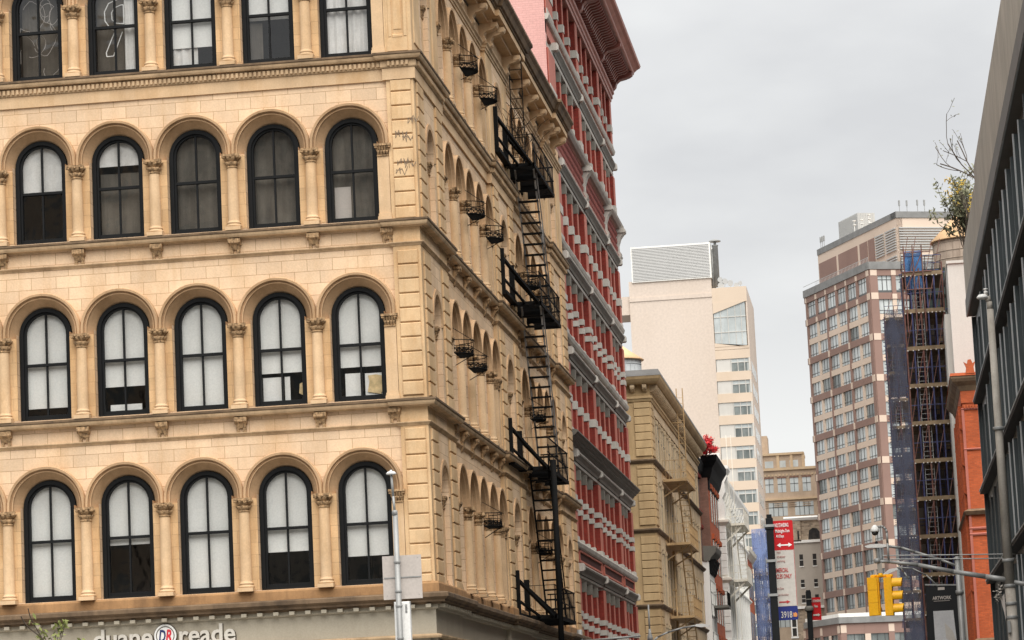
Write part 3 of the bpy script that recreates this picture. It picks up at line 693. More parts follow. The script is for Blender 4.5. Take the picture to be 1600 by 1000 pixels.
# little wire balconettes by the capitals
def basket():
    t = thing('wire_balconette', (0, 0, 0), 'x', 'balconette', 'wire balconettes on the side wall')
    a = MB(); W, D, Hh = .50, .42, .34
    pts = [(W * math.cos(PI * k / 10) ** 1 * 1.0, D * math.sin(PI * k / 10)) for k in range(11)]
    for z, r in ((Hh, .012), (Hh * .55, .008), (.10, .012), (0, .016)): a.path([(y, x, z) for x, y in pts], r, 5)
    for k in range(11): a.tube((pts[k][1], pts[k][0], 0), (pts[k][1], pts[k][0], Hh), .008, 4)
    for k in range(10): (a.tube((pts[k][1], pts[k][0], 0), (pts[k + 1][1], pts[k + 1][0], .14), .010, 4), a.tube((pts[k + 1][1], pts[k + 1][0], 0), (pts[k][1], pts[k][0], .14), .010, 4), a.tube((pts[k][1], pts[k][0], .14), (pts[k + 1][1], pts[k + 1][0], .14), .012, 4))
    a.tube((.40, .1, 0), (0, -.35, -.30), .011, 4)
    a.tube((.02, -W, Hh), (.45, -W * .3, Hh + .02), .008, 4); a.tube((0, -.6, Hh + .28), (.46, .1, Hh), .009, 4)
    a.obj('wire_cage', M['iron'], t)
    b = MB(); b.uprof([(x, y) for x, y in [(q[1], q[0]) for q in pts]], -.012, .012); None
    b = MB(); [b.bar((0, s_ * .1, 0), (.43 * math.sqrt(max(0, 1 - (s_ * .1 / .5) ** 2)), s_ * .1, 0), .022) for s_ in range(-4, 5)]; b.obj('tray', M['iron'], t); return t
bk = basket(); first = True
for (y, z, lab) in ((8.25, 19.95, 'black wire balconette in the top row nearest the building corner'), (12.1, 19.95, 'second black wire balconette from the corner in the top row'),
    (8.25, 15.98, 'wire balconette above the second sill nearest the building corner'), (12.1, 15.98, 'second wire balconette from the corner above the second sill'),
    (4.75, 11.80, 'wire balconette on the third row beside the quoined pier nearest the corner'), (7.25, 11.72, 'second wire balconette from the corner on the third row'),
    (8.85, 7.72, 'wire balconette in the lowest arcade nearest the building corner'), (20.6, 7.72, 'wire balconette in the lowest arcade behind the fire escape ladder'), (20.6, 11.8, 'wire balconette on the third row behind the fire escape ladder'), (20.6, 15.9, 'wire balconette on the second row behind the fire escape ladder')):
    if first: bk['label'] = lab; bk.location = (SX + .22, y, z); first = False
    else: dup(bk, (SX + .22, y, z), 0, lab)
# ================================================================== RED BRICK BUILDING
RX = -.36; RY0, RY1 = 33.3, 58.75
RF = facade(RX, 0, 90); FA0 = facade(0, 0, 0)
rb = thing('brick_building', (RX, RY0, 0), 'dark red brick building with salmon piers, white stone blocks and a huge red cornice', 'building')
BIG = [(33.3, 35.45), (43.75, 44.55), (52.45, 53.25), (58.1, 58.75)]
BAYS = [(35.45, 43.75, 4), (44.55, 52.45, 4), (53.25, 58.1, 3)]
wl = MB(); wl.box(-14, RX - .62, RY0 + .02, RY1, 0, 31.1); wl.obj('inner_wall', M['dark'], rb)
pk = MB(facade(0, RY0, 0)); pk.box(-14, RX, 0, 31.2, -.4, 0); pk.fr = facade(0, RY1, 180); pk.box(.36, 14, 0, 31.2, -.3, 0); pk.obj('party_wall', M['pinkbrick'], rb)
#       sill, pier top, mid blocks, entablature top, sill block height
RRO = [(27.75, 29.98, [(28.5, 28.8)], None), (24.42, 26.5, [(24.88, 25.2)], 27.08), (19.82, 22.3, [(20.78, 21.1)], 22.85), (16.46, 18.9, [(17.66, 17.88), (17.32, 17.53)], 19.46),
       (12.92, 15.45, [(14.0, 14.3)], 16.0), (9.05, 11.78, [(10.52, 10.72), (10.14, 10.33)], 12.33), (4.9, 7.75, [(6.42, 6.62), (6.05, 6.25)], 8.28)]
sill = MB(RF); pane = MB(RF); fr = MB(RF)
def pier(u0, u1, z0, z1, mids, big, cap=.62):
    d = -.55; n1 = .07 if big else .02; v0 = max(u0 - .03, RY0 + .02); v1 = min(u1 + .03, RY1)
    q = MB(RF); q.box(max(u0 + .01, RY0 + .02), min(u1 - .01, RY1 - .01), z0, z1, d, n1 - .03); po = q.obj('brick_pier', M['redbrick'], rb)
    q = MB(RF); q.box(max(u0, RY0 + .015), u1, z0, z1, n1 - .03, n1); q.obj('pier_face', M['salmon'], po)
    if cap: q = MB(RF); q.box(u0 - .01, u1 + .01, z1 - cap, z1, d, n1 + .015); q.obj('pier_cap', M['pcap_shade'], po)
    for a, b in mids: q = MB(RF); q.box(v0, v1, a, b, d, n1 + .025); q.obj('stone_block', M['wstone'], po)
    q = MB(RF); q.bbox(v0, v1, z0, z0 + .2, d, n1 + .03, .02); q.obj('base_block', M['wstone'], po)
for ri, (s, t, mids, et) in enumerate(RRO):
    for a, b in BIG: pier(a, b, s, t, mids, True, .0)
    for a, b, n in BAYS:
        p = (b - a) / n
        for k in range(1, n): pier(a + k * p - .15, a + k * p + .15, s, t, mids, False, .0 if ri == 0 else .36)
        for k in range(n):
            u0, u1 = a + k * p + .12, a + (k + 1) * p - .12
            pane.box(u0, u1, s, t, -.5, -.48)
            fr.box(u0, u1, (s + t) / 2 - .04, (s + t) / 2 + .04, -.49, -.43); fr.box((u0 + u1) / 2 - .025, (u0 + u1) / 2 + .025, s, t, -.49, -.44)
    sill.prof(RY0 + .02, RY1 + .03, [(-.5, s - .22), (.08, s - .22), (.12, s - .17), (.16, s - .05), (.14, s), (-.5, s + .02)])
parts(sill, 'sill_course', M['wstone'], rb); near(fr, 'sash_bar', M['mull'], parts(pane, 'window', M['bldglassd'], rb))
sp = MB(RF)                                                # spandrels
for i in range(6):
    z1 = RRO[i][0] - .21; z0 = RRO[i + 1][3] - .02
    if i == 1: z0 = RRO[2][3]
    sp.box(RY0 + .01, RY1, z0, z1, -.55, .0)
parts(sp, 'spandrel', M['salmon'], rb)
sp = MB(RF)
for a, b, n in BAYS:
    sp.box(a - .3, b + .3, 19.5, 19.58, .0, .012); sp.box(a - .3, b + .3, 16.03, 16.2, 0, .012)
    sp.box(a + .25, b - .1, 8.44, 8.74, .0, .006)
parts(sp, 'dark_panel', M['slot'], rb)
lo = MB(RF)
for a, b, n in BAYS:
    lo.box(a + .12, b, 8.74, 8.80, 0, .06); lo.box(a + .12, b, 8.38, 8.44, 0, .06); lo.box(a + .1, a + .25, 8.44, 8.74, 0, .06); lo.box(b - .1, b, 8.44, 8.74, 0, .06)
lo.obj('panel_frame', M['salmon'], rb)
en = MB(RF); ew = MB(RF); kn = MB(RF)
for ri, (s, t, mids, et) in enumerate(RRO):
    if et is None: continue
    ew.prof(RY0 + .02, RY1, [(-.55, t + .1), (.0, t + .1), (.02, et - .36), (-.55, et - .36)])
    for a, b, n in BAYS:
        p = (b - a) / n
        pass
        en.prof(a - .22, b + .22, [(-.55, et - .34), (.05, et - .34), (.08, et - .25), (.15, et - .14), (.17, et - .12), (.17, et - .07), (-.55, et - .07)])
        ew.prof(a - .22, b + .22, [(-.55, et - .07), (.185, et - .07), (.185, et - .03), (.15, et - .01), (-.55, et - .0)])
    for a, b in BIG[1:]:
        c = (a + b) / 2; kn.bbox(c - .2, c + .2, et - .26, et + .02, -.3, .23, .05); pass
    kn.bbox(35.2, 35.6, et - .26, et + .02, -.3, .23, .05)
parts(en, 'entablature', M['gmetal'], rb); parts(ew, 'white_frieze', M['wstone'], rb); parts(kn, 'block_cap', M['wstone'], rb)
tc = MB(RF)                                                # woven terracotta band
for a, b, n in BAYS:
    u = a - .2
    while u < b + .1:
        for j in range(3):
            z = 23.15 + j * .33; tc.bbox(u + (.12 if j % 2 else 0), u + .2 + (.12 if j % 2 else 0), z, z + .28, -.1, .09, .06)
        u += .24
tc.obj('terracotta_band', M['terra'], rb)
bs = MB(RF); bs.prof(RY0, RY1, [(-.1, 22.86), (.10, 22.86), (.14, 23.0), (.06, 23.1), (-.1, 23.1)]); bs.prof(RY0, RY1, [(-.1, 24.14), (.05, 24.14), (.12, 24.22), (-.1, 24.22)]); bs.obj('band_moulding', M['crownl'], rb)
wc = MB(RF); wc.prof(RY0 + .02, RY1 + .2, [(-.1, 24.2), (.2, 24.2), (.3, 24.28), (.34, 24.36), (.30, 24.42), (-.1, 24.44)]); wc.obj('white_cornice', M['wstone'], rb)
for a, b in BIG[1:]:
    c = (a + b) / 2 + (.1 if a > 57 else 0); k = MB(RF)
    k.prof(c - .3, c + .3, [(0, 22.95), (.16, 22.98), (.22, 23.1), (.12, 23.25), (.12, 23.5), (.22, 23.8), (.38, 24.0), (.40, 24.18), (0, 24.2)]); k.bbox(c - .38, c + .38, 24.0, 24.2, 0, .44, .05); k.prof(c - .36, c + .36, [(0, 22.8), (.14, 22.8), (.24, 22.98), (.2, 23.06), (0, 23.06)])
    k.obj('scroll_bracket', M['wstone'], rb)
bc = MB(RF)                                                # large grey middle cornice with white dentils
bc.prof(RY0 + .02, RY1 + .28, [(-.1, 12.44), (.10, 12.44), (.16, 12.50), (.16, 12.53), (.26, 12.58), (.26, 12.62), (.36, 12.68), (.36, 12.71), (.44, 12.76), (.44, 12.80), (.40, 12.84), (-.1, 12.88)])
bc.obj('middle_cornice', M['gmetal'], rb)
dn = MB(RF); u = RY0 + .3
while u < RY1: dn.box(u, u + .2, 12.28, 12.44, 0, .09); u += .42
dn.obj('dentil_course', M['wstone'], rb)
# crown
CZ = 29.95
cr = MB(RF); cr.prof(RY0, RY1 + .05, [(-.3, CZ), (.10, CZ), (.12, CZ + .12), (.17, CZ + .14), (.17, CZ + .3), (.24, CZ + .34), (.24, CZ + .5), (.14, CZ + .56), (-.3, CZ + .56)]); cr.obj('crown_fascia', M['crownl'], rb)
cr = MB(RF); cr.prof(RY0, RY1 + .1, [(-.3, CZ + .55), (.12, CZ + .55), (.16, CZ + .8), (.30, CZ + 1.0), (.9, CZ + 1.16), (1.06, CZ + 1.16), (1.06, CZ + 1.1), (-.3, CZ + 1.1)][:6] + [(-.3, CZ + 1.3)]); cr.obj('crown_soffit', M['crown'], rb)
cr = MB(RF); cr.prof(RY0, RY1 + .25, [(.2, CZ + 1.17), (1.10, CZ + 1.17), (1.14, CZ + 1.20), (1.16, CZ + 1.28), (1.30, CZ + 1.40), (1.42, CZ + 1.46), (1.46, CZ + 1.55), (1.42, CZ + 1.60), (-.3, CZ + 1.66), (-.3, CZ + 1.2)]); cr.obj('crown_gutter', M['crownl'], rb)
cb = MB(FA0)
cb.prof(-.14, .14, [(.05, 0), (.18, .02), (.26, .12), (.30, .28), (.42, .40), (.66, .46), (.82, .52), (.92, .60), (.93, .72), (.86, .74), (.05, .74)])
cbm = cb.mesh('crown_bracket'); cbm.materials.append(M['crown'])
cs = MB(FA0)
cs.prof(-.085, .085, [(.05, .2), (.22, .22), (.27, .34), (.36, .46), (.58, .52), (.68, .60), (.68, .74), (.05, .74)])
csm = cs.mesh('crown_rib'); csm.materials.append(M['crown'])
for a, b in BIG:
    for s in ((0,) if a > 57 else (-.0,)): inst('crown_bracket', cbm, rb, (RX + .08, (a + b) / 2 + s, CZ + .45), PI / 2).scale = (1.6, 1.12, 1)
y = RY0 + .5
while y < RY1 - .4:
    if min(abs(y - (a + b) / 2) for a, b in BIG) > .42: inst('crown_rib', csm, rb, (RX + .1, y, CZ + .46), PI / 2).scale = (1, 1.3, 1)
    y += .42
rr = MB(); rr.box(-14, .8, RY0, RY1 + .1, 31.5, 31.6); rr.obj('roof', M['roofing'], rb)

# ================================================================== TAN LIMESTONE BUILDING
TY0, TY1, TX = 72.3, 107.2, -.32
tb = thing('stone_building', (TX, TY0, 0), 'tan limestone building with quoined corner and bracketed cornice beyond the red building', 'building')
TFr = facade(0, TY0, 0); TS = facade(TX, 0, 90)
BND = [15.40, 12.08, 8.48, 4.6]
w = MB(); w.box(-14, TX - .5, TY0 + .3, TY1, 0, 19.0); w.obj('inner_wall', M['dark'], tb)
w = MB(TFr); w.box(-14, TX - .006, 0, 18.4, -.4, 0)
for z in BND[:3]: w.bbox(-2.4, -1.32, z - 3.1, z - .35, 0, .04, .02) if False else None
w.obj('front_wall', M['tan'], tb)
p = MB(TFr)
for zt, zb in ((18.15, 15.55), (15.1, 12.25), (11.8, 8.65), (8.2, 4.8)):
    for u0, u1, z0, z1 in ((-1.55, -1.45, zb, zt - .5), (-3.2, -3.1, zb, zt - .5), (-3.2, -1.45, zt - .55, zt - .45)): p.bbox(u0, u1, z0, z1, 0, .05, .02)
    quoins(p, TX - .78, TX - .02, zb, zt, -.1, .07, .385, zb, .02)
p.obj('corner_quoin', M['tan'], tb)
p = MB(TS)
for zt, zb in ((18.15, 15.55), (15.1, 12.25), (11.8, 8.65), (8.2, 4.8)):
    quoins(p, TY0 + .03, TY0 + 1.6, zb, zt, -.1, .05, .385, zb, .02)
p.box(TY0 + .012, TY0 + 1.8, 0, 18.4, -.3, -.004); p.obj('side_quoin', M['tan'], tb)
st = MB(); path = [(-14, TY0), (TX, TY0), (TX, TY1)]
for z in BND: st.plan(path, [(-.1, z - .18), (.05, z - .18), (.16, z - .06), (.16, z), (-.1, z + .05)])
st.obj('string_course', M['grime'], tb)
sw = MB(TS); pn = MB(TS); bars = MB(TS); ps = MB(TS)
for i, (zt, zb) in enumerate(((18.15, 15.4), (15.1, 12.08), (11.8, 8.48), (8.2, 4.6))):
    sw.box(TY0 + 1.8, TY1, zt - .55 if i else zt - .4, BND[i - 1] if i else 18.4, -.3, 0)
    y = TY0 + 1.8; k = 0
    while y < TY1 - .4:
        ps.auto = False; ps.k += 1; ps.box(y, y + .42, zb, zt - .5, -.3, .0 if k % 2 else .03); ps.box(y - .04, y + .46, zt - .72, zt - .56, -.3, .05)
        pn.box(y + .42, y + 1.75, zb, zt - .5, -.3, -.055); bars.box(y + .42, y + 1.75, (zb + zt) / 2 - .06, (zb + zt) / 2, -.056, -.035)
        y += 1.75; k += 1
parts(sw, 'street_wall', M['tanl'], tb); ps.auto = False; near(bars, 'sash_bar', M['mull'], parts(pn, 'window', M['bldglassd'], tb)); parts(ps, 'pilaster', M['tanl'], tb)
c = MB(); c.plan(path, [(-.3, 18.20), (.06, 18.20), (.10, 18.32), (.14, 18.34), (.14, 18.42), (.04, 18.46), (-.3, 18.46)]); c.plan(path, [(-.3, 18.98), (.05, 18.98), (.42, 19.02), (.50, 19.10), (.58, 19.22), (.62, 19.36), (-.3, 19.36)])
c.obj('cornice', M['tan'], tb)
c = MB(); c.plan(path, [(-.3, 18.46), (.02, 18.46), (.02, 18.98), (-.3, 18.98)]); c.obj('frieze', M['tan'], tb)
c = MB(); c.plan(path, [(-.6, 19.36), (.63, 19.36), (.60, 19.46), (.52, 19.66), (-.6, 19.72)]); c.box(-13.5, -.6, TY0 + .6, TY1, 19.3, 19.45); c.obj('roof_edge', M['lead'], tb)
md = MB(FA0); md.prof(-.1, .1, [(0, .14), (.12, .14), (.34, .26), (.38, .34), (.38, .46), (0, .46)]); mdm = md.mesh('modillion'); mdm.materials.append(M['tanl'])
for i in range(5): inst('modillion', mdm, tb, (TX - .2 - i * .58, TY0, 18.52))
for i in range(58): inst('modillion', mdm, tb, (TX, TY0 + .25 + i * .6, 18.52), PI / 2)

tf = thing('fire_escape', (TX, 78, 8), 'tan painted fire escape balconies on the tan limestone building', 'fire escape')
for z in (14.75, 11.6, 8.0):
    pl = MB(); pl.box(TX + .05, .92, 77.6, 84.2, z, z + .12); pl.bar((TX, 78.2, z - .7), (.8, 78.2, z), .07); pl.bar((TX, 83.4, z - .7), (.8, 83.4, z), .07); pl.obj('platform', M['taniron'], tf)
    r = MB()
    for zz in (.55, 1.05): r.path([(TX, 77.65, z + zz), (.9, 77.65, z + zz), (.9, 84.15, z + zz), (TX, 84.15, z + zz)], .022, 4)
    y = 77.65
    while y < 84.2: r.tube((.9, y, z + .1), (.9, y, z + 1.05), .012, 4); y += .22
    for k in range(8): r.tube((TX + .05 + k * .16, 77.65, z + .1), (TX + .05 + k * .16, 77.65, z + 1.05), .012, 4); r.tube((TX + .05 + k * .16, 84.15, z + .1), (TX + .05 + k * .16, 84.15, z + 1.05), .012, 4)
    r.obj('railing', M['taniron'], tf)
ld = MB()
for za, zb, ya, yb in ((14.75, 11.7, 79.2, 82.6), (11.6, 8.1, 79.2, 82.8), (8.0, 4.6, 79.2, 82.6)):
    for x in (.35, .8): ld.bar((x, ya, za), (x, yb, zb), .06)
    for k in range(1, 12):
        t = k / 12; ld.bar((.35, ya + (yb - ya) * t, za + (zb - za) * t), (.8, ya + (yb - ya) * t, za + (zb - za) * t), .035)
ld.obj('ladder', M['taniron'], tf)
ld = MB()
for x in (.10, .42): ld.path([(x, 85.5, 20.3), (x, 85.5, 14.8)], .03, 5)
for k in range(17): ld.tube((.10, 85.5, 15 + k * .3), (.42, 85.5, 15 + k * .3), .015, 4)
ld.tube((TX, 85.5, 18.5), (.3, 85.5, 18.5), .03, 5); ld.obj('roof_ladder', M['taniron'], tf)
dp = thing('drain_pipe', (.0, 80.5, 4), 'tan drain pipe running down beside the tan fire escape', 'pipe')
d = MB(); d.tube((-.15, 80.6, 11.5), (-.15, 80.6, 3), .06, 8); d.obj('pipe', M['taniron'], dp)
d = MB()
for z in (11, 9.5, 6.5): d.box(TX, -.08, 80.5, 80.7, z, z + .08)
d.obj('pipe_clip', M['taniron'], dp)

def water_tank(loc, r, h, hc, body, lab, legs=2.0):
    t = thing('water_tank', loc, lab, 'water tank'); x, y, z = loc
    b = MB(); b.lathe([(r * .97, 0), (r, h * .1), (r, h)], 28, loc); N = 28
    for q in (.12, .36, .62, .9): b.lathe([(r + .01, h * q), (r + .035, h * q + .03), (r + .01, h * q + .07)], 28, loc)
    for k in range(N):
        a = 2 * PI * k / N; b.box(x + r * math.cos(a) - .015, x + r * math.cos(a) + .015, y + r * math.sin(a) - .015, y + r * math.sin(a) + .015, z, z + h)
    b.obj('tank_body', M[body], t)
    c = MB(); c.lathe([(r + .16, h), (r + .18, h + .04), (r * .55, h + hc * .5), (.03, h + hc)], 28, loc); c.obj('cone_roof', M['cone'], t)
    l = MB()
    for sx in (-1, 1):
        for sy in (-1, 1): l.bar((x + sx * r * .6, y + sy * r * .6, z - legs), (x + sx * r * .6, y + sy * r * .6, z), .15)
    for s in (-1, 1): l.bar((x - r * .6, y + s * r * .6, z - legs), (x + r * .6, y + s * r * .6, z), .07)
    l.obj('tank_stand', M['iron'], t)
    return t
wt = water_tank((-3.75, 95, 20.4), 1.35, 2.75, 1.15, 'tank', 'grey water tank with peach cone roof above the tan limestone building', 1.0)
lt = MB(); lt.prof(-4.0, -3.2, [(1.3, 19.4), (2.6, 19.4), (1.35, 22.4)]); 
lt.v = [(x, 95 - (y * -1) if False else y, z) for x, y, z in lt.v]
sk = thing('roof_bulkhead', (-3.9, 93.3, 19.45), 'grey sloped metal bulkhead in front of the grey water tank', 'bulkhead')
s_ = MB(facade(-3.4, 93.2, 0)); s_.uprof([(-.75, 19.45), (.62, 19.45), (.0, 22.75), (-.75, 22.75)], -1.0, 0); s_.obj('sloped_wall', M['lead'], sk)
s_ = MB(facade(-3.4, 93.2, 0)); s_.bar((.64, 19.45, .02), (.02, 22.75, .02), .06); s_.obj('edge_trim', M['tank'], sk)

# ================================================================== NARROW ORANGE / BROWN HOUSES
oa = thing('brick_building', (TX, 107.3, 0), 'narrow orange brick building with black overhanging cornice beside the white building', 'building')
AX = -.62
w = MB(); w.box(-14, AX, 107.4, 112.9, 0, 18.6); w.obj('brick_wall', M['orangeb'], oa)
w = MB(facade(AX, 0, 90))
for i in range(5):
    for y in (108.1, 109.9, 111.6): w.box(y, y + .9, 3.5 + i * 3.1, 5.5 + i * 3.1, .0, .02)
parts(w, 'window', M['bldglassd'], oa)
w = MB(facade(AX, 0, 90))
for i in range(5):
    for y in (108.1, 109.9, 111.6): w.bbox(y - .12, y + 1.02, 5.5 + i * 3.1, 5.75 + i * 3.1, 0, .14, .03); w.bbox(y - .12, y + 1.02, 3.35 + i * 3.1, 3.5 + i * 3.1, 0, .16, .03)
parts(w, 'lintel', M['redbrick'], oa)
w = MB(); w.plan([(AX, 107.4), (AX, 112.9)], [(-.2, 17.9), (.05, 17.9), (.1, 18.05), (.25, 18.3), (.34, 18.7), (.34, 18.85), (-.2, 18.88)]); w.obj('cornice', M['iron'], oa)
ob = thing('brick_building', (TX, 113, 0), 'orange and brown brick building with dark cornice, brown side wall facing the camera', 'building')
BX = -.10
w = MB(); w.box(-14, BX, 113.3, 123.0, 0, 18.2); w.obj('street_wall', M['orangeb'], ob)
w = MB(); w.box(-14, BX - .02, 113.05, 113.3, 0, 18.3); w.obj('side_wall', M['brownb'], ob)
w = MB(); w.plan([(-.45, 113.2), (BX, 113.2), (BX, 123.2)], [(-.2, 17.3), (.03, 17.3), (.06, 17.8), (.2, 18.1), (.35, 18.6), (.62, 19.0), (.66, 19.35), (-.2, 19.4)]); w.obj('cornice', M['iron'], ob)
w = MB(facade(BX, 0, 90))
for i in range(5):
    for y in (114.6, 117, 119.4, 121.6): w.box(y, y + 1.1, 3 + i * 3.1, 5 + i * 3.1, 0, .03)
parts(w, 'window', M['bldglassd'], ob)
w = MB(facade(BX, 0, 90))
for i in range(5):
    for y in (114.6, 117, 119.4, 121.6): w.prof(y - .15, y + 1.25, [(0, 5 + i * 3.1), (.12, 5.05 + i * 3.1), (.14, 5.3 + i * 3.1), (0, 5.4 + i * 3.1)])
parts(w, 'window_hood', M['orangeb'], ob)
oc = thing('stone_building', (TX, 109.5, 0), 'low pale fronted building with grey bracketed cornice and gridded windows', 'building')
w = MB(facade(TX, 0, 90)); w.box(108.0, 112.95, 0, 12.6, -.3, .30); w.obj('front_wall', M['whitep'], oc)
w = MB(facade(TX, 0, 90)); w.prof(107.9, 113.0, [(0, 12.6), (.36, 12.6), (.45, 12.8), (.75, 13.1), (.82, 13.35), (.8, 13.45), (0, 13.5)]); w.obj('cornice', M['gmetal'], oc)
w = MB(facade(TX, 0, 90))
for y in (108.2, 109.3, 110.4, 111.5, 112.5): w.prof(y, y + .3, [(.3, 11.8), (.42, 11.9), (.7, 12.7), (.3, 12.7)])
parts(w, 'cornice_bracket', M['iron'], oc)
w = MB(facade(TX, 0, 90))
for z in (3, 6.2, 9.3):
    for k in range(4): w.box(108.2 + k * 1.2, 109.2 + k * 1.2, z, z + 2.2, .32, .335)
wo = parts(w, 'window', M['bldglassd'], oc)
w = MB(facade(TX, 0, 90))
for z in (3, 6.2, 9.3):
    for k in range(4):
        for j in range(4): w.box(108.2 + k * 1.2, 109.2 + k * 1.2, z + j * .7, z + j * .7 + .07, .33, .37)
        for j in range(3): w.box(108.2 + k * 1.2 + j * .46, 108.26 + k * 1.2 + j * .46, z, z + 2.2, .33, .37)
near(w, 'glazing_bar', M['whitep'], wo)
bl = thing('iron_balcony', (TX + .4, 110, 9.9), 'dark iron balcony with planters below the grey bracketed cornice', 'balcony')
b = MB(); b.box(TX + .3, .9, 109.4, 112.6, 9.85, 10.0); b.obj('platform', M['gmetal'], bl)
b = MB(); b.path([(TX + .3, 109.4, 10.8), (.88, 109.4, 10.8), (.88, 112.6, 10.8), (TX + .3, 112.6, 10.8)], .016, 4)
for k in range(16): b.tube((.88, 109.4 + k * .21, 10), (.88, 109.4 + k * .21, 10.8), .015, 4)
for k in range(6): b.tube((TX + .3 + k * .18, 109.4, 10), (TX + .3 + k * .18, 109.4, 10.8), .015, 4)
b.obj('railing', M['iron'], bl)

# ================================================================== WHITE BUILDING
wb_ = thing('white_building', (TX, 124, 0), 'white painted building with quoined corner and ornate curved pediment', 'building')
w = MB(); w.box(-14, -.42, 124.3, 158, 0, 19.2); w.obj('body_wall', M['whitep'], wb_)
w = MB(facade(0, 124.3, 0)); w.box(-6, .25, 0, 16.1, -.4, 0); w.obj('front_wall', M['whitep'], wb_)
w = MB(facade(0, 124.3, 0))
for z0, z1 in ((12.6, 15.85), (9.0, 12.1), (4, 8.5)): quoins(w, -.42, .22, z0, z1, 0, .06, .46, z0, .02)
w.obj('corner_quoin', M['whitep'], wb_)
w = MB(); w.plan([(-6, 124.3), (.25, 124.3), (.25, 127)], [(-.2, 15.85), (.05, 15.85), (.22, 16.05), (.22, 16.2), (-.2, 16.25)]); w.plan([(-6, 124.3), (.25, 124.3), (.25, 127)], [(-.2, 12.1), (.05, 12.1), (.22, 12.3), (.22, 12.45), (-.2, 12.5)]); w.obj('string_course', M['creamp'], wb_)
w = MB(facade(0, 124.3, 0)); w.uprof([(-2.5, 16.2), (.25, 16.2), (.25, 17.2), (.12, 17.6), (.34, 18.0), (.3, 18.6), (.5, 19.0), (.42, 19.3), (-.2, 19.3), (-.35, 19.1), (-.3, 18.7), (-.42, 18.2), (-.62, 17.8), (-.78, 17.2), (-.9, 16.7), (-2.5, 16.6)], -1.2, .0); w.obj('gable_scroll', M['whitep'], wb_)
w = MB(); w.plan([(-.5, 124.2), (.42, 124.2), (.42, 126.5)], [(-.3, 19.25), (.06, 19.25), (.2, 19.5), (.2, 19.7), (-.3, 19.75)]); w.box(-.7, .1, 124.5, 125.6, 19.7, 20.6); w.obj('pediment_cap', M['whitep'], wb_)
WS = facade(-.3, 0, 90)
w = MB(WS); w.box(124.3, 158, 0, 18.6, -.3, .1)
y = 126.5; 
while y < 157:
    w.box(y, y + .5, 0, 18.4, 0, .38); w.prof(y - .1, y + .6, [(0, 17.6), (.4, 17.7), (.6, 18.3), (0, 18.5)]); y += 2.6
w.obj('street_wall', M['whitep'], wb_)
w = MB(WS)
for z in (4.5, 8.6, 12.4, 16.1): w.prof(124.6, 158, [(0, z - .3), (.2, z - .3), (.46, z - .1), (.46, z), (0, z + .06)])
w.prof(124.6, 158.3, [(0, 18.4), (.35, 18.4), (.45, 18.7), (.6, 19.0), (.62, 19.2), (0, 19.3)]); w.obj('cornice', M['whitep'], wb_)
w = MB(WS); y = 127
while y < 156:
    for z in (5, 9, 12.8, 16.2): w.box(y + .1, y + 2.0, z, z + 2.2 if z < 16 else z + 1.5, .1, .11)
    y += 2.6
parts(w, 'window', M['bldglassd'], wb_)
wf = thing('fire_escape', (0, 127, 9), 'cream painted fire escape on the street side of the white building', 'fire escape')
for z in (16.1, 12.4):
    p = MB(); p.box(-.1, 1.35, 127.2, 134, z - .1, z + .05); p.prof if False else None
    p.bar((0, 127.4, z - 1.2), (1.2, 127.4, z - .1), .12); p.bar((0, 133.6, z - 1.2), (1.2, 133.6, z - .1), .12); p.obj('platform', M['creamp'], wf)
    r = MB()
    for zz in (.5, 1.0): r.path([(0, 127.2, z + zz), (1.32, 127.2, z + zz), (1.32, 134, z + zz)], .025, 4)
    for k in range(24): r.tube((1.32, 127.2 + k * .29, z), (1.32, 127.2 + k * .29, z + 1.0), .015, 4)
    r.box(1.3, 1.33, 127.3, 134, z, z + .9); r.obj('railing', M['creamp'], wf)
l = MB()
for x in (.7, 1.15): l.bar((x, 127.6, 16.1), (x, 132, 12.5), .06)
for x in (.45, .75): l.bar((x, 127.3, 22), (x, 127.3, 4), .04)
for k in range(14): l.bar((.7, 127.6 + 4.4 * k / 14, 16.1 - 3.6 * k / 14), (1.15, 127.6 + 4.4 * k / 14, 16.1 - 3.6 * k / 14), .04)
l.obj('ladder', M['creamp'], wf)
rbk = thing('brick_building', (-.3, 158, 0), 'red brick building half hidden behind the blue netted scaffold', 'building')
w = MB(); w.box(-12, -.2, 158.4, 170, 0, 15.8); w.obj('brick_wall', M['orangeb'], rbk)
w = MB(); w.plan([(-4, 158.4), (-.2, 158.4), (-.2, 170)], [(-.2, 15.9), (.05, 15.9), (.35, 16.3), (.4, 16.6), (-.2, 16.7)]); w.obj('cornice', M['creamp'], rbk)
w = MB(facade(-.2, 0, 90))
for i in range(4):
    for k in range(4): w.box(159.4 + k * 2.7, 160.8 + k * 2.7, 3 + i * 3.3, 5.2 + i * 3.3, 0, .05)
parts(w, 'window', M['bldglassd'], rbk)
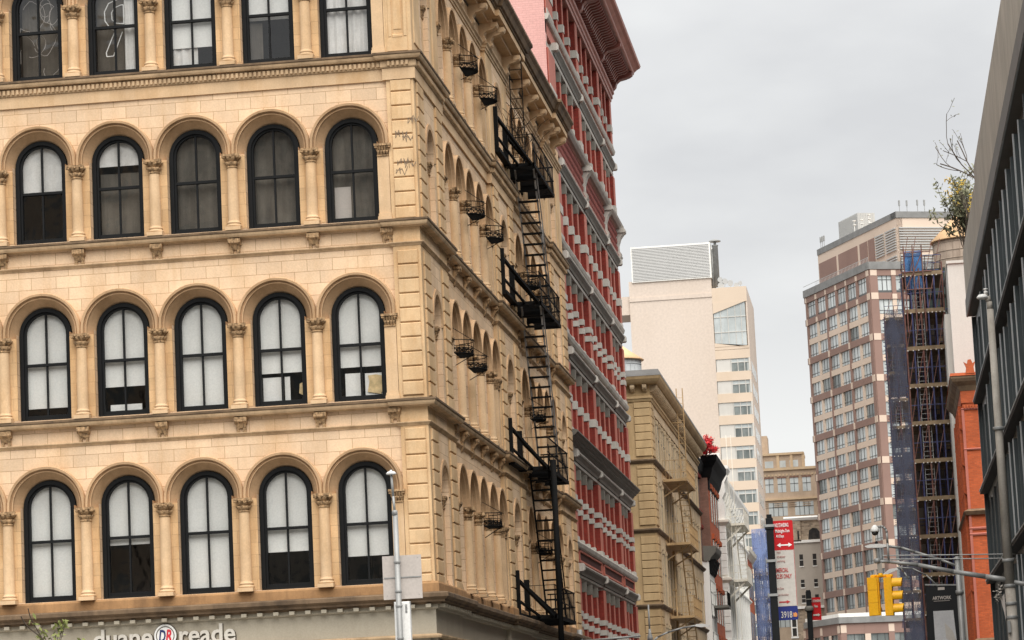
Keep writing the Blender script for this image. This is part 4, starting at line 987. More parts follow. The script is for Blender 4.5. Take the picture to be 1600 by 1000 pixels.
def scaffold(name, lab, x0, x1, y0, y1, z0, z1, lift, bay, pole, netm=None, decks='plank', skip=(), nets=('L', 'F')):
    t = thing(name, ((x0 + x1) / 2, y0, z0), lab, 'scaffold'); rs = random.Random(9)
    xs = [x0 + (x1 - x0) * i / max(1, round((x1 - x0) / bay)) for i in range(max(1, round((x1 - x0) / bay)) + 1)]
    ys = [y0 + (y1 - y0) * i / max(1, round((y1 - y0) / 2.4)) for i in range(max(1, round((y1 - y0) / 2.4)) + 1)]
    p = MB(); h = MB(); d = MB(); l = MB()
    for x in xs:
        for y in ys: (p if rs.random() < .6 else h).tube((x, y, z0), (x + rs.uniform(-.04, .04), y, z1 + rs.uniform(-.6, .4)), .045, 5)
    z = z0 + lift
    while z < z1:
        for y in ys: h.tube((x0 - .2, y, z), (x1 + .2, y, z), .035, 4); h.tube((x0, y, z + 1.0), (x1, y, z + 1.0), .028, 4)
        for x in xs: h.tube((x, y0, z), (x, y1, z), .035, 4); h.tube((x, y0, z + .55), (x, y1, z + .55), .025, 4); p.tube((x, y0, z + 1.0), (x, y1, z + 1.0), .025, 4)
        d.box(x0, x1, y0 + .02, y1, z - .09, z - .04); d.box(x0, x1, y0 - .05, y0, z - .12, z + .1)
        xa = x0 + .25 * (x1 - x0); xb = xa + .5
        for x in (xa, xb): l.tube((x, y0 + .3, z - lift), (x, y0 + .5, z + .6), .025, 4)
        for k in range(8): l.tube((xa, y0 + .3, z - lift + .27 * k), (xb, y0 + .3, z - lift + .27 * k), .018, 4)
        for i in range(len(xs) - 1):
            if rs.random() < .75: p.tube((xs[i], y0, z), (xs[i + 1], y0, z + lift * (1 if rs.random() < .5 else .9)), .025, 4)
        z += lift
    c_ = MB()
    z = z0 + lift
    while z < z1:
        u = x0
        while u < x1: c_.box(u, u + .07, y0 - .09, y0 - .05, z - .16, z - .10); u += rs.choice((.22, .3, .45))
        z += lift
    c_.obj('deck_tie', M['signwhite'], t)  # small white ties, not bolts, dotted along each deck's front edge
    parts(p, 'pole', M[pole[0]], t) if False else p.obj('pole', M[pole[0]], t); h.obj('ledger', M[pole[1]], t); d.obj('deck', M[decks], t); l.obj('ladder', M['galv'], t)
    if netm:
        n = MB(); N = 12
        for side in nets:
            for i in range(N):
                za, zb = z0 + (z1 - z0) * i / N, z0 + (z1 - z0) * (i + 1) / N
                if (side, i) in skip: continue
                o = .05 * math.sin(i * 1.7)
                if side == 'L': n.quad((x0 - .08 + o, y0, za), (x0 - .08 - o, y0, zb), (x0 - .08 - o, y1, zb), (x0 - .08 + o, y1, za))
                elif side == 'R': n.quad((x1 + .08, y0, za), (x1 + .08, y1, za), (x1 + .08, y1, zb), (x1 + .08, y0, zb))
                else: n.quad((x0 - .08, y0 - .1 + o, za), (x1 + .08, y0 - .1 - o, za), (x1 + .08, y0 - .1 + o, zb), (x0 - .08, y0 - .1 - o, zb))
        n.obj('netting', M[netm], t)
    return t
scaffold('scaffold', 'blue netted scaffold tower at the far end of the left side of the street', -.1, 1.0, 171, 180, 0, 18.8, 1.9, .6, ('scafb', 'scafb'), 'bluenet', nets=('R', 'F'))

# ================================================================== FAR TOWERS
bt = thing('tower_block', (-16, 375, 0), 'tall beige tower with blank wall and one column of ribbon windows', 'tower')
BF = facade(0, 375, 0); BX0, BX1, BXM = -25.4, -7.75, -12.95
w = MB(BF); w.box(BX0, BXM, 0, 71.7, -24, 0); w.box(BX0 - .0, BXM, 68.6, 69.2, 0, .12); w.obj('blank_wall', M['beige'], bt)
w = MB(BF); w.box(BXM, BX1, 0, 69.9, -24, -.5); w.box(BXM, BX1, 67.6, 69.9, -.5, .02)
fl = [60.4 - 3.3 * i for i in range(16)]
for i, z in enumerate(fl): w.box(BXM, BX1, z - (3.2 if i == 0 and False else 1.35), z, -.5, .02) if z > 2 else None
w.box(BXM, BX1, 57.3 + 3.15, 60.9, -.5, .02); parts(w, 'spandrel', M['beige2'], bt)
gl = MB(BF); wf_ = MB(BF); dg = MB(BF)
for i, z in enumerate(fl[1:] + [fl[-1] - 3.3]):
    gl.box(BXM + .05, BX1 - .2, z, z + 1.95, -.45, -.2)
    rs = random.Random(i)
    if i < 6: wf_.box(BXM + .1, BXM + 2.2, z, z + 1.95, -.2, -.12)
    dg.box(BXM + 2.35, BX1 - .5, z, z + 1.3, -.2, -.17)
    for u in (BXM + 2.3, BXM + 3.3, BXM + 4.3, BX1 - .25): wf_.box(u - .05, u + .05, z, z + 1.95, -.2, -.08)
    wf_.box(BXM + 2.3, BX1 - .2, z + 1.3, z + 1.4, -.2, -.1); wf_.box(BX1 - .25, BX1 - .02, z - .02, z + 2.0, -.3, .06)
gl.box(BXM + .1, BX1 - .35, 61.0, 67.6, -.45, -.15)
go = parts(gl, 'window', M['bldglass'], bt); near(dg, 'lower_pane', M['bldglassd'], go)
for u in (1.1, 2.2, 3.3, 4.2): wf_.box(BXM + u - .04, BXM + u + .04, 61.2, 67, -.15, -.08)
for z in (63.1, 65.4): wf_.box(BXM + .1, BX1 - .3, z - .05, z + .05, -.15, -.07)
near(wf_, 'window_frame', M['conc'], go)
w = MB(BF); w.uprof([(BXM + .02, 66.0), (BX1 - .1, 67.7), (BXM + .02, 67.7)], -.2, .05); w.uprof([(BXM, 60.9), (BX1, 60.9), (BX1, 60.6), (BXM, 61.5)], -.2, .06); w.obj('sloped_spandrel', M['beige2'], bt)
w = MB(facade(BX1, 0, 90)); w.box(375.05, 399, 0, 69.9, -.2, .02); wn = MB(facade(BX1, 0, 90))
w.obj('side_wall', M['beige'], bt)
for z in fl:
    for y in (378, 382, 386, 390): wn.box(y, y + 2.4, z - 3.2, z - 1.5, .02, .06)
parts(wn, 'side_window', M['bldglass'], bt)
w = MB(BF); w.box(BX0 - 2.6, BX0, 66.7, 69.5, -8, -.3); w.obj('side_annex', M['beige'], bt)
w = MB(BF); w.box(BX0 + .55, BXM + .15, 71.5, 76.9, -10, .25); lo = MB(BF)
w.obj('plant_room', M['whitep'], bt)
for k in range(22): lo.prof(BX0 + .75, BXM - .05, [(.25, 71.75 + k * .23), (.36, 71.75 + k * .23), (.27, 71.95 + k * .23), (.25, 71.95 + k * .23)])
lo.obj('louvre', M['louvre'], bt)
w = MB(); w.lathe([(.42, 0), (.42, 6.2), (.5, 6.25), (.5, 6.4)], 12, (BXM + .85, 376, 70.2)); w.lathe([(.9, 6.9), (.9, 7.05), (.2, 7.3)], 12, (BXM + .85, 376, 70.2)); w.tube((BXM + .35, 376.2, 70), (BXM + .35, 376.2, 76), .3, 8); w.tube((BXM + .85, 376, 76.4), (BXM + .85, 376, 77.2), .2, 8); w.obj('flue', M['galv'], bt)
for x, z, r in ((-10.9, 70.9, .45), (-10.1, 70.6, .45), (-11.6, 71.2, .4), (-9.2, 70.2, .4), (-11.5, 70.3, .5), (-8.6, 70.5, .3)):
    an = MB(facade(x, 375.5, 0, z)); an.uprof([(r * math.cos(2 * PI * k / 12), r * math.sin(2 * PI * k / 12)) for k in range(12)], -.06, .06); an.tube((0, 0, 0), (0, 69.6 - z, -.1), .05, 4); an.obj('antenna_dish', M['louvre'], bt)

# mauve brown tower, turned to the avenue
A_ = 22.3
wt_ = thing('tower_block', (10.78, 400, 0), 'tall mauve brown brick apartment tower with buff bands and paired windows', 'tower', rz=A_, local=True)
LF = facade(0, 0, 270); RFc = facade(0, 0, 0)              # local: left face looks -x, right face looks -y
# left face: u must run away from the corner -> use own frame
def lface(u, w, n): return (-n, u, w)
def rface(u, w, n): return (u, -n, w)
TT = 76.3; LL, RL = 29.0, 44.0
b = MB(); b.box(.25, RL, .25, LL, 0, 75.2); b.obj('core_wall', M['towerb'], wt_)
cp = MB(lface); cp.box(-.15, LL, 75.1, TT, -.5, .25); cp.fr = rface; cp.box(-.15, RL, 75.1, TT, -.5, .25); cp.obj('coping', M['cap'], wt_)
pb = MB(); pl = MB(); wn = MB(); wd = MB(); ml = MB()
P0 = 1.3; bay = (LL - P0 - .5) / 3
zt = 74.9; levels = []
z = 71.0; fl_h = 3.25
tops = [zt]                                               # band at each two floors
pairs = []
zz = 70.6
while zz > 2: pairs.append(zz); zz -= 2 * fl_h
for fr, Ln, nb in ((lface, LL, 3), (rface, RL, 7)):
    pb.fr = pl.fr = wn.fr = wd.fr = ml.fr = fr
    bw = (Ln - P0 - .5) / nb
    edges = [P0 + i * bw for i in range(nb + 1)]
    pb.box(0, P0, 0, 75.1, -.2, .12)
    for e in edges[1:]: pb.box(e - .55, e, 0, 75.1, -.25, .10)
    # top storey
    pb.box(0, Ln, 74.1, 75.1, -.25, .08)
    for i in range(nb):
        a, b_ = edges[i], edges[i + 1] - .55; mid = (a + b_) / 2
        pb.box(mid - .35, mid + .35, 71.3, 74.3, -.25, .08)
        for (u0, u1) in ((a, mid - .35), (mid + .35, b_)):
            wn.box(u0, u1, 71.3, 74.1, -.25, -.2)
            ml.box(u0, u1, 71.25, 71.75, -.2, -.12); ml.box(u0, u1, 73.4, 73.5, -.2, -.15)
            for t in (.36, .68): ml.box(u0 + (u1 - u0) * t - .06, u0 + (u1 - u0) * t + .06, 71.3, 74.1, -.2, -.15)
        pl.box(mid - .4, mid + .4, 74.15, 74.95, .08, .12); pl.box(b_, b_ + .55, 74.15, 74.95, .1, .14)
        pl.box(mid - .4, mid + .4, 70.35, 71.15, .1, .14)
    pl.box(0.1, P0 - .1, 74.1, 75.0, .12, .16)
    for j, zb in enumerate(pairs):
        pb.box(0, Ln, zb - .3, zb + .75, -.25, .10)
        pl.box(.05, P0 - .05, zb - .3, zb + .75, .12, .17)
        for e in edges[1:]: pl.box(e - .58, e + .03, zb - .3, zb + .75, .1, .16)
        for i in range(nb):
            a, b_ = edges[i], edges[i + 1] - .55; mid = (a + b_) / 2
            for f in range(2):
                w1 = zb - .3 - f * fl_h; w0 = w1 - 2.35
                pl.box(a, b_, w0 - .95, w0, -.25, .02) if f == 0 else None
                pl.box(mid - .35, mid + .35, w0, w1, -.25, .02)
                rs = random.Random(j * 31 + i * 7 + f + nb)
                for (u0, u1) in ((a, mid - .35), (mid + .35, b_)):
                    (wd if (j >= 6 or rs.random() < .12) else wn).box(u0, u1, w0, w1, -.25, -.2)
                    ml.box(u0, u1, w0 - .04, w0 + .1, -.2, -.1); ml.box(u0, u1, w0 + .55, w0 + .63, -.2, -.15); ml.box(u0, u0 + .1, w0, w1, -.2, -.1)
                    for t in (.38, .72): ml.box(u0 + (u1 - u0) * t - .05, u0 + (u1 - u0) * t + .05, w0, w1, -.2, -.15)
parts(pb, 'brick_pier', M['towerb'], wt_); parts(pl, 'precast_band', M['towerl'], wt_); near(ml, 'window_frame', M['mull'], parts(wn, 'window', M['bldglass'], wt_) + parts(wd, 'dark_window', M['bldglassd'], wt_))
# set-back upper storeys
S = 5.2; UH = 84.4; UL = 35.0
u = MB(); u.box(S + .2, RL, .3, UL - .2, 75, UH - 1); u.obj('upper_wall', M['towerl'], wt_)
u = MB(lface); pnl = MB(lface); lv = MB(lface)
u.box(-.15, UL, UH - 1.0, UH, -S - 2, -S + .12); u.fr = rface; u.box(S - .12, RL, UH - 1.0, UH, -2, .14); u.obj('upper_coping', M['cap'], wt_)
ul = MB(lface); ul.box(0, UL, 75, UH - 1, -S - 1, -S); ul.fr = rface; ul.box(S + .005, RL, 75, UH - 1, -1, .0); ul.obj('upper_face', M['towerl'], wt_)
for a, b_ in ((26.6, 34.6), (17.0, 25.6), (12.6, 16.0), (9.6, 12.2)): pnl.box(a, b_, 77.6, 81.9, -S, -S + (.06 if a > 10 else -.0 + .09)); pnl.box(a, b_, 75.2, 76.3, -S, -S + .05)
pnl.fr = rface; pnl.box(15.6, 17.4, 75, 81.9, 0, .08); pnl.box(17.4, 34, 80.8, 82.2, 0, .06); parts(pnl, 'brick_panel', M['towerb'], wt_)
for z0, nl in ((78.3, 9), (74.7, 7)):
    for k in range(nl):
        for a, b_ in ((.5, 4.7), (5.5, 9.0)): lv.box(a, b_, z0 + k * .42, z0 + .2 + k * .42, -S, -S + .25)
lv.fr = rface
for z0, nl in ((78.3, 9), (74.7, 7)):
    for k in range(nl): lv.box(S + .3, 15.2, z0 + k * .42, z0 + .2 + k * .42, 0, .25)
lv.obj('louvre', M['louvre'], wt_)
w = MB(rface)
for a in (18.0, 24.5): w.box(a, a + 5.2, 77.2, 80.7, 0, .04); w.box(a, a + 5.2, 73.9, 76.3, 0, .04)
parts(w, 'upper_window', M['bldglass'], wt_)
m_ = MB(); m_.box(9.0, 12.1, 25.4, 34.2, UH - 1, UH + 4.6); m_.obj('plant_room', M['mech'], wt_)
m_ = MB(rface)
for k in range(10): m_.box(9.0 + k * .3, 9.08 + k * .3, UH, UH + 4.6, -25.4, -25.34)
m_.fr = lface
for k in range(29): m_.box(25.5 + k * .3, 25.58 + k * .3, UH, UH + 4.6, -9.0, -8.94)
m_.obj('cladding_rib', M['louvre'], wt_)
for x, y in ((S + .3, 34), (S + .3, 33.2), (S + .3, 32.4), (6.3, 1), (7.6, 1), (9.2, .5), (10.4, .5)):
    an = MB(); an.tube((x, y, UH), (x, y, UH + 1.9), .05, 4); an.box(x - .12, x + .12, y - .1, y + .1, UH + 1.1, UH + 2.0); an.obj('antenna', M['galv'], wt_)
for k in range(8):
    an = MB(); an.lathe([(.05, 0), (.3, .12), (.32, .2), (.05, .24)], 8, (S + .8 + (k % 3) * .4, 13 + k * 1.1, UH + .4 + (k * 37 % 5) * .45)); an.tube((S + .8 + (k % 3) * .4, 13 + k * 1.1, UH - .5), (S + .8 + (k % 3) * .4, 13 + k * 1.1, UH + .5 + (k * 37 % 5) * .45), .04, 4); an.obj('antenna_dish', M['whitep'], wt_)
rl = MB()
rl.fr = lface
for k in range(40): rl.tube((k * .6, TT, .1), (k * .6, TT + .7, .1), .03, 3)
rl.bar((0, TT + .7, .1), (LL, TT + .7, .1), .06); rl.obj('roof_railing', M['louvre'], wt_)
# podium in front
pd = thing('podium_block', (3.2, 370, 0), 'low brown brick block with white parapet in front of the mauve tower', 'building', rz=A_, local=True)
H = 19.4
b = MB(); b.box(.2, 30, .2, 14, 0, H - .8); b.obj('core_wall', M['towerb'], pd)
c = MB(lface); c.box(-.3, 14, H - .9, H, -.5, .4); c.fr = rface; c.box(-.3, 30, H - .9, H, -.5, .4); c.obj('coping', M['cap'], pd)
c = MB(lface); c.box(-.2, 14, H, H + .55, -.6, .1); c.fr = rface; c.box(-.2, 30, H, H + .55, -.6, .1); c.obj('parapet_rail', M['whitep'], pd)
pb = MB(); pl = MB(); wn = MB(); ml = MB()
for fr, Ln, nb in ((lface, 14, 4), (rface, 30, 8)):
    pb.fr = pl.fr = wn.fr = ml.fr = fr; bw = Ln / nb
    pb.box(0, Ln, H - 2.5, H - .9, -.2, .1)
    for i in range(nb + 1): pb.box(i * bw if i else 0, i * bw + (.9 if i % 2 == 0 else .0), 0, H - 1, -.2, .12); pl.box(i * bw, i * bw + .9, H - 2.3 if i % 2 == 0 else 0, H - 1.2 if i % 2 == 0 else H - 2.5, -.1, .15)
    for j in range(4):
        z1 = H - 2.5 - j * 4.2; wn.box(.5, Ln, z1 - 3.0, z1, -.2, -.1); pl.box(.5, Ln, z1 - 4.2, z1 - 3.0, -.2, .05)
        for k in range(int(Ln / 1.2)): ml.box(.9 + k * 1.2, 1.0 + k * 1.2, z1 - 3, z1, -.1, -.03)
        ml.box(.5, Ln, z1 - 2.4, z1 - 2.25, -.1, -.03)
parts(pb, 'brick_pier', M['towerb'], pd); parts(pl, 'precast_band', M['towerl'], pd); near(ml, 'window_frame', M['mull'], parts(wn, 'window', M['bldglassd'], pd))

# far tan brick building
fb = thing('brick_building', (-6, 460, 0), 'far tan brick building with gridded windows and set back top storey', 'building')
FB = facade(0, 460, 0)
w = MB(FB); w.box(-11.2, -.6, 0, 49.6, -14, 0); w.box(-10.9, -2.9, 49.6, 52.5, -10, -1.0); w.box(-11.4, -9.4, 49, 56.6, -14, -8); w.obj('brick_wall', M['farbrick'], fb)
w = MB(FB)
for z in (49.5, 39.6, 44.2): w.box(-11.2, -.6, z, z + .45 if z > 45 else z + .3, 0, .3)
for u0 in (-10.9, -7.7, -5.3, -3.2): w.box(u0, u0 + .5, 49.6, 52.5, -1, -.8)
w.box(-11, -2.8, 52.3, 52.7, -10, -.7); w.obj('stone_trim', M['farstone'], fb)
w = MB(FB)
for k in range(5):
    for j in range(3): w.box(-11.0 + k * 2.5, -9.6 + k * 2.5 if k < 4 else -.7, 43.0 - 3.6 * 0 + j * .35, 43.12 + j * .35, 0, .15)
w.obj('rusticated_band', M['farbrick'], fb)
wn = MB(FB); ml = MB(FB); dk = MB(FB)
for u in (-9.9, -7.7, -5.5, -3.3): wn.box(u, u + 1.45, 45.6, 48.1, 0, .02); dk.box(u - .12, u + 1.57, 48.1, 48.35, 0, .12); ml.box(u + .68, u + .77, 45.6, 48.1, .02, .06); ml.box(u, u + 1.45, 47.0, 47.1, .02, .06)
for z in (41.4, 37.4, 33.5, 29.6, 25.7, 21.8):
    for u in (-9.5, -4.9): wn.box(u, u + 3.3, z, z + 2.4, 0, .02); [ml.box(u + t * 3.3 / 4 - .05, u + t * 3.3 / 4 + .05, z, z + 2.4, .02, .06) for t in (1, 2, 3)]; ml.box(u, u + 3.3, z + 1.5, z + 1.6, .02, .06)
for u in (-9.8, -7.6, -5.4): wn.box(u, u + 1.5, 50.1, 51.3, -1, -.97)
wo = parts(wn, 'window', M['bldglass'], fb); near(ml, 'glazing_bar', M['mull'], wo); parts(dk, 'window_head', M['brownb'], fb)
cb_ = MB(FB)
for k in range(16): cb_.box(-10.6 + k * .64, -10.3 + k * .64, 48.5, 48.8, 0, .2)
parts(cb_, 'corbel', M['farstone'], fb)
# grey stone building between
gs = thing('stone_building', (-3, 440, 0), 'grey stone building with small dark windows and arched top opening', 'building')
GS = facade(0, 440, 0)
w = MB(GS); w.box(-6.2, 2.2, 24.2, 35.3, -8, 0); w.obj('plain_wall', M['church'], gs)
w = MB(GS); w.box(-6.0, 2.0, 35.4, 39.0, -8, -.1); w.box(-5.2, -3.6, 35.4, 38.9, -.1, .25); w.obj('top_storey', M['rubble'], gs)
w = MB(GS); w.prof(-6.4, 2.3, [(-.2, 38.9), (.3, 39.0), (.5, 39.4), (-.2, 39.7)]); w.box(-6.3, 2.2, 35.15, 35.6, -.2, .25); w.box(-6.4, 2.3, 24.0, 24.4, -.2, .3); w.obj('white_moulding', M['whitep'], gs)
w = MB(GS); w.box(-6.2, 2, 0, 24.0, -8, -.2); w.obj('lower_wall', M['rubble'], gs)
w = MB(GS)
for z, h in ((31.2, 2.0), (27.6, 1.3), (25.0, 1.3)):
    for u in (-4.1, -1.85): w.box(u, u + .62, z, z + h, 0, .02)
w.box(-4.2, -3.9, 35.7, 37.2, .25, .27); w.box(-6.0, -5.3, 19.5, 22.3, -.2, -.15); w.uprof([(-2.4, 35.7), (-.4, 35.7), (-.4, 36.9), (-.9, 37.5), (-1.6, 37.6), (-2.2, 37.2)], -.1, -.05)
wo = parts(w, 'window', M['dark'], gs)
w = MB(GS)
for z, h in ((31.2, 2.0), (27.6, 1.3), (25.0, 1.3)):
    for u in (-4.1, -1.85): w.box(u - .08, u + .70, z - .16, z, 0, .1); w.box(u, u + .62, z + h * .5, z + h * .5 + .07, .02, .06)
for a, b_, c, d_ in ((-6.2, -6.0, 19.3, 22.5), (-5.3, -5.1, 19.3, 22.5), (-6.3, -5.0, 22.3, 22.7), (-6.3, -5.0, 19.1, 19.4), (-6, -5.3, 20.8, 21.0)): w.box(a, b_, c, d_, -.2, -.05)
near(w, 'window_frame', M['whitep'], wo)

# ================================================================== RIGHT HAND SIDE OF THE STREET
DA = .3
dk_ = thing('metal_building', (14.63, 58.8, 0), 'dark slate metal building with vertical fins and bare concrete parapet', 'building', rz=DA, local=True)
def DS(u, w, n): return (-n, -u, w)                        # u runs back towards the camera from the far corner
DL = 75.0
FLZ = [8.07, 11.89, 15.75, 19.42]
b = MB(DS); b.box(0, DL, 0, 19.5, -12, -.35); b.obj('core_wall', M['slate'], dk_)
pn = MB(DS); gp = MB(DS); fn = MB(DS); fd = MB(DS); bm = MB(DS); be = MB(DS)
for i in range(5):
    z0 = FLZ[i] + .0 if i < 4 else 0; z1 = FLZ[i + 1] - .2 if i < 3 else None
ZS = [(0.5, FLZ[0]), (FLZ[0], FLZ[1]), (FLZ[1], FLZ[2]), (FLZ[2], FLZ[3])]
nose = MB(DS)
for i, (z0, z1) in enumerate(ZS):
    uu = .4; k = 0
    while uu < DL:
        big = uu > 13 - i * 1.0
        fd.box(uu, uu + .10, z0, z1 - (.6 if k % 2 else .45), -.3, -.06 if big else -.20)
        if big and k % 3 != 1: nose.box(uu - .008, uu + .11, z0, z1 - (.6 if k % 2 else .45), -.064, -.018 if k % 3 else -.03)
        for j in (1, 2): gp.box(uu + j * .9, uu + j * .9 + .05, z0, z1 - .4, -.3, -.262)
        uu += 2.75 if big else 3.6; k += 1
    pn.box(0, DL, z0, z1, -.36, -.28)
    if i < 3: bm.box(-.05, DL, z1 - .14, z1, -.3, .07)
    be.box(-.05, DL, z1 - .03, z1 + .02, .06, .10)
    rs = random.Random(i)
    for kk in range(26): fn.box(1 + kk * 2.8, 1.02 + kk * 2.8, z0 + rs.uniform(.3, 2.4), z0 + rs.uniform(2.4, 2.8), -.281, -.272)
parts(pn, 'metal_panel', M['slate'], dk_); gp.obj('panel_seam_rib', M['slate'], dk_); fn.obj('panel_groove', M['dfin'], dk_); near(nose, 'fin_edge', M['fnose'], parts(fd, 'metal_fin', M['slate'], dk_)); parts(bm, 'floor_ledge', M['dfin'], dk_); parts(be, 'ledge_edge', M['fin'], dk_)
b = MB(DS); b.box(-.1, DL, 19.42, 20.12, -.6, .12); b.obj('roof_beam', M['beam'], dk_)
b = MB(DS); b.box(16.0, DL, 20.12, 22.85, -.3, .06); b.box(-2.2, 15.6, 19.9, 22.55, -.35, .0); parts(b, 'parapet', M['board'], dk_)
b = MB(DS); b.box(-.2, .0, 0, 19.4, -12, -.1); b.obj('end_wall', M['slate'], dk_)
def twigs(mb, p, d, L, n, lv, rs, leafs, r=.02):
    d = d.normalized(); pts = [p]
    for i in range(4):
        d = (d + Vector((rs.uniform(-.25, .25), rs.uniform(-.25, .25), rs.uniform(-.1, .25)))).normalized(); pts.append(pts[-1] + d * L / 4)
    for a, b in zip(pts, pts[1:]): mb.tube(tuple(a), tuple(b), r, 4)
    if lv > 0:
        for k in range(n):
            j = rs.randint(1, 4); twigs(mb, pts[j], d + Vector((rs.uniform(-1, 1), rs.uniform(-1, 1), rs.uniform(-.3, .9))), L * .6, n, lv - 1, rs, leafs, r * .6)
    else: leafs.extend(pts[2:])
def leaves(mb, pts, rs, n, s, sp):
    for p in pts:
        for k in range(n):
            c = p + Vector((rs.gauss(0, sp), rs.gauss(0, sp), rs.gauss(0, sp))); a = Vector((rs.gauss(0, 1), rs.gauss(0, 1), rs.gauss(0, 1))).normalized(); b = a.orthogonal().normalized(); q = s * rs.uniform(.6, 1.3)
            mb.quad(tuple(c - a * q), tuple(c + b * q * .45), tuple(c + a * q), tuple(c - b * q * .45))
def shrub(name, lab, loc, seed, n, L, lv, leafm, nl, s, sp, up=(0, 0, 1), cat='shrub', group=None, spread=.8, stems=6, twigm='twig'):
    t = thing(name, loc, lab, cat, group); rs = random.Random(seed); st = MB(); pts = []
    for k in range(stems):
        twigs(st, Vector(loc), Vector((rs.uniform(-spread, spread), rs.uniform(-spread, spread), 0)) + Vector(up), L * rs.uniform(.7, 1.15), n, lv, rs, pts, .03)
    st.obj('stem', M[twigm], t); lf = MB(); leaves(lf, pts, rs, nl, s, sp); lf.obj('foliage', M[leafm], t); return t
shrub('roof_shrub', 'olive green shrub leaning over the concrete parapet of the dark building', (14.75, 60.5, 22.4), 4, 3, 2.3, 2, 'leafd', 8, .11, .12, (-.12, 0, 1.5), spread=.5, stems=9)
shrub('roof_shrub', 'bare twiggy shrub higher up behind the concrete parapet', (15.2, 52, 24.0), 7, 2, 1.8, 2, 'leafd', 1, .06, .05, (-.7, 0, .8), spread=.3, stems=3)
shrub('roof_shrub', 'yellow leaved shrub squeezed between the two concrete parapet sections', (14.85, 55, 22.6), 9, 2, 1.3, 2, 'leafy', 3, .08, .07, (.04, 0, 1.5), spread=.1, stems=4)

# orange brick building past the dark one
ox = thing('brick_building', (14.6, 79, 0), 'bright orange brick building with terracotta cornice past the dark metal building', 'building')
w = MB(); w.box(14.66, 26, 79, 92, 0, 18.4); w.obj('brick_wall', M['orangeb'], ox)
OP = [(26, 79), (14.66, 79), (14.66, 92)]
OPr = [(14.66, 92), (14.66, 79), (26, 79)]
def oplan(name, prof, m):
    mb = MB(); mb.plan(OPr, prof); return mb.obj(name, M[m], ox)
oplan('cornice', [(-.2, 18.5), (.08, 18.5), (.2, 18.75), (.42, 18.95), (.5, 19.1), (.5, 19.2), (-.2, 19.22)], 'grime')
oplan('frieze', [(-.2, 17.9), (.06, 17.9), (.06, 18.5), (-.2, 18.5)], 'orangeb')
oplan('roof_edge', [(-.2, 19.22), (.54, 19.22), (.5, 19.36), (-.2, 19.4)], 'orangeb')
ac = MB(facade(0, 78.5, 0)); ac.uprof([(14.9, 19.3), (15.35, 19.3), (15.32, 19.62), (15.42, 19.9), (15.28, 19.8), (15.2, 20.0), (15.05, 19.98), (15.0, 19.78), (14.84, 19.88), (14.95, 19.6)], -.12, .06)
ac.obj('acroterion', M['orangeb'], ox)
tt = MB(facade(14.66, 0, 90))
y = 79.3
tt.fr = lambda u, w, n: (14.66 - n, u, w)
while y < 92: tt.prof(y, y + .22, [(0, 18.72), (.16, 18.76), (.30, 18.95), (.38, 19.0), (.44, 19.3), (0, 19.32)]); y += .7
parts(tt, 'terracotta_scroll', M['orangeb'], ox)
for nm, zs, m in (('string_course', ((17.55, .10), (15.55, .10), (11.62, .13), (11.33, .13), (5.35, .10)), 'salmon'), ('dark_ledge', ((12.35, .3), (6.0, .3)), 'grime')):
    mb = MB()
    for z, h in zs: mb.plan(OPr, [(-.1, z), (.06 if m != 'grime' else .16, z), (.09 if m != 'grime' else .3, z + h * .6), (.05, z + h), (-.1, z + h)])
    mb.obj(nm, M[m], ox)
tt = MB(lambda u, w, n: (14.66 - n, u, w))
for k in range(6): tt.box(79.4 + k * 2.1, 79.75 + k * 2.1, 0, 17.8, 0, .22)
for z in (16.6, 14.8, 13.4, 10.4, 8.6): tt.prof(79.2, 92, [(0, z), (.12, z), (.2, z + .1), (0, z + .22)])
tt.obj('street_moulding', M['orangeb'], ox)
tt = MB(lambda u, w, n: (14.66 - n, u, w))
for z in (13.5, 9.2, 6.6):
    for k in range(5): tt.box(80 + k * 2.1, 81.3 + k * 2.1, z, z + 2.4, 0, .05)
parts(tt, 'window', M['bldglassd'], ox)
tt = MB(facade(0, 78.9, 0))
for k in range(9): tt.box(14.72 + k * .14, 14.79 + k * .14, 17.62, 17.78, -.1, .06); 
tt.obj('dentil_course', M['orangeb'], ox)
tt = MB(lambda u, w, n: (14.66 - n, u, w)); tt.box(78.94, 79.2, 0, 17.6, -.06, .07); tt.obj('corner_strip', M['salmon'], ox)
aw = thing('awning', (14.2, 79.6, 5), 'small pale pink awning hood at the foot of the orange brick building', 'awning')
w = MB(lambda u, w, n: (14.66 - n, u, w)); w.prof(79.0, 82.5, [(0, 5.9), (.55, 5.0), (.55, 4.85), (0, 5.0)]); w.obj('hood', M['wstone'], aw)
w = MB(lambda u, w, n: (14.66 - n, u, w)); w.box(79.2, 82.3, 2.5, 4.85, 0, .3); w.obj('shutter_box', M['grime'], aw)

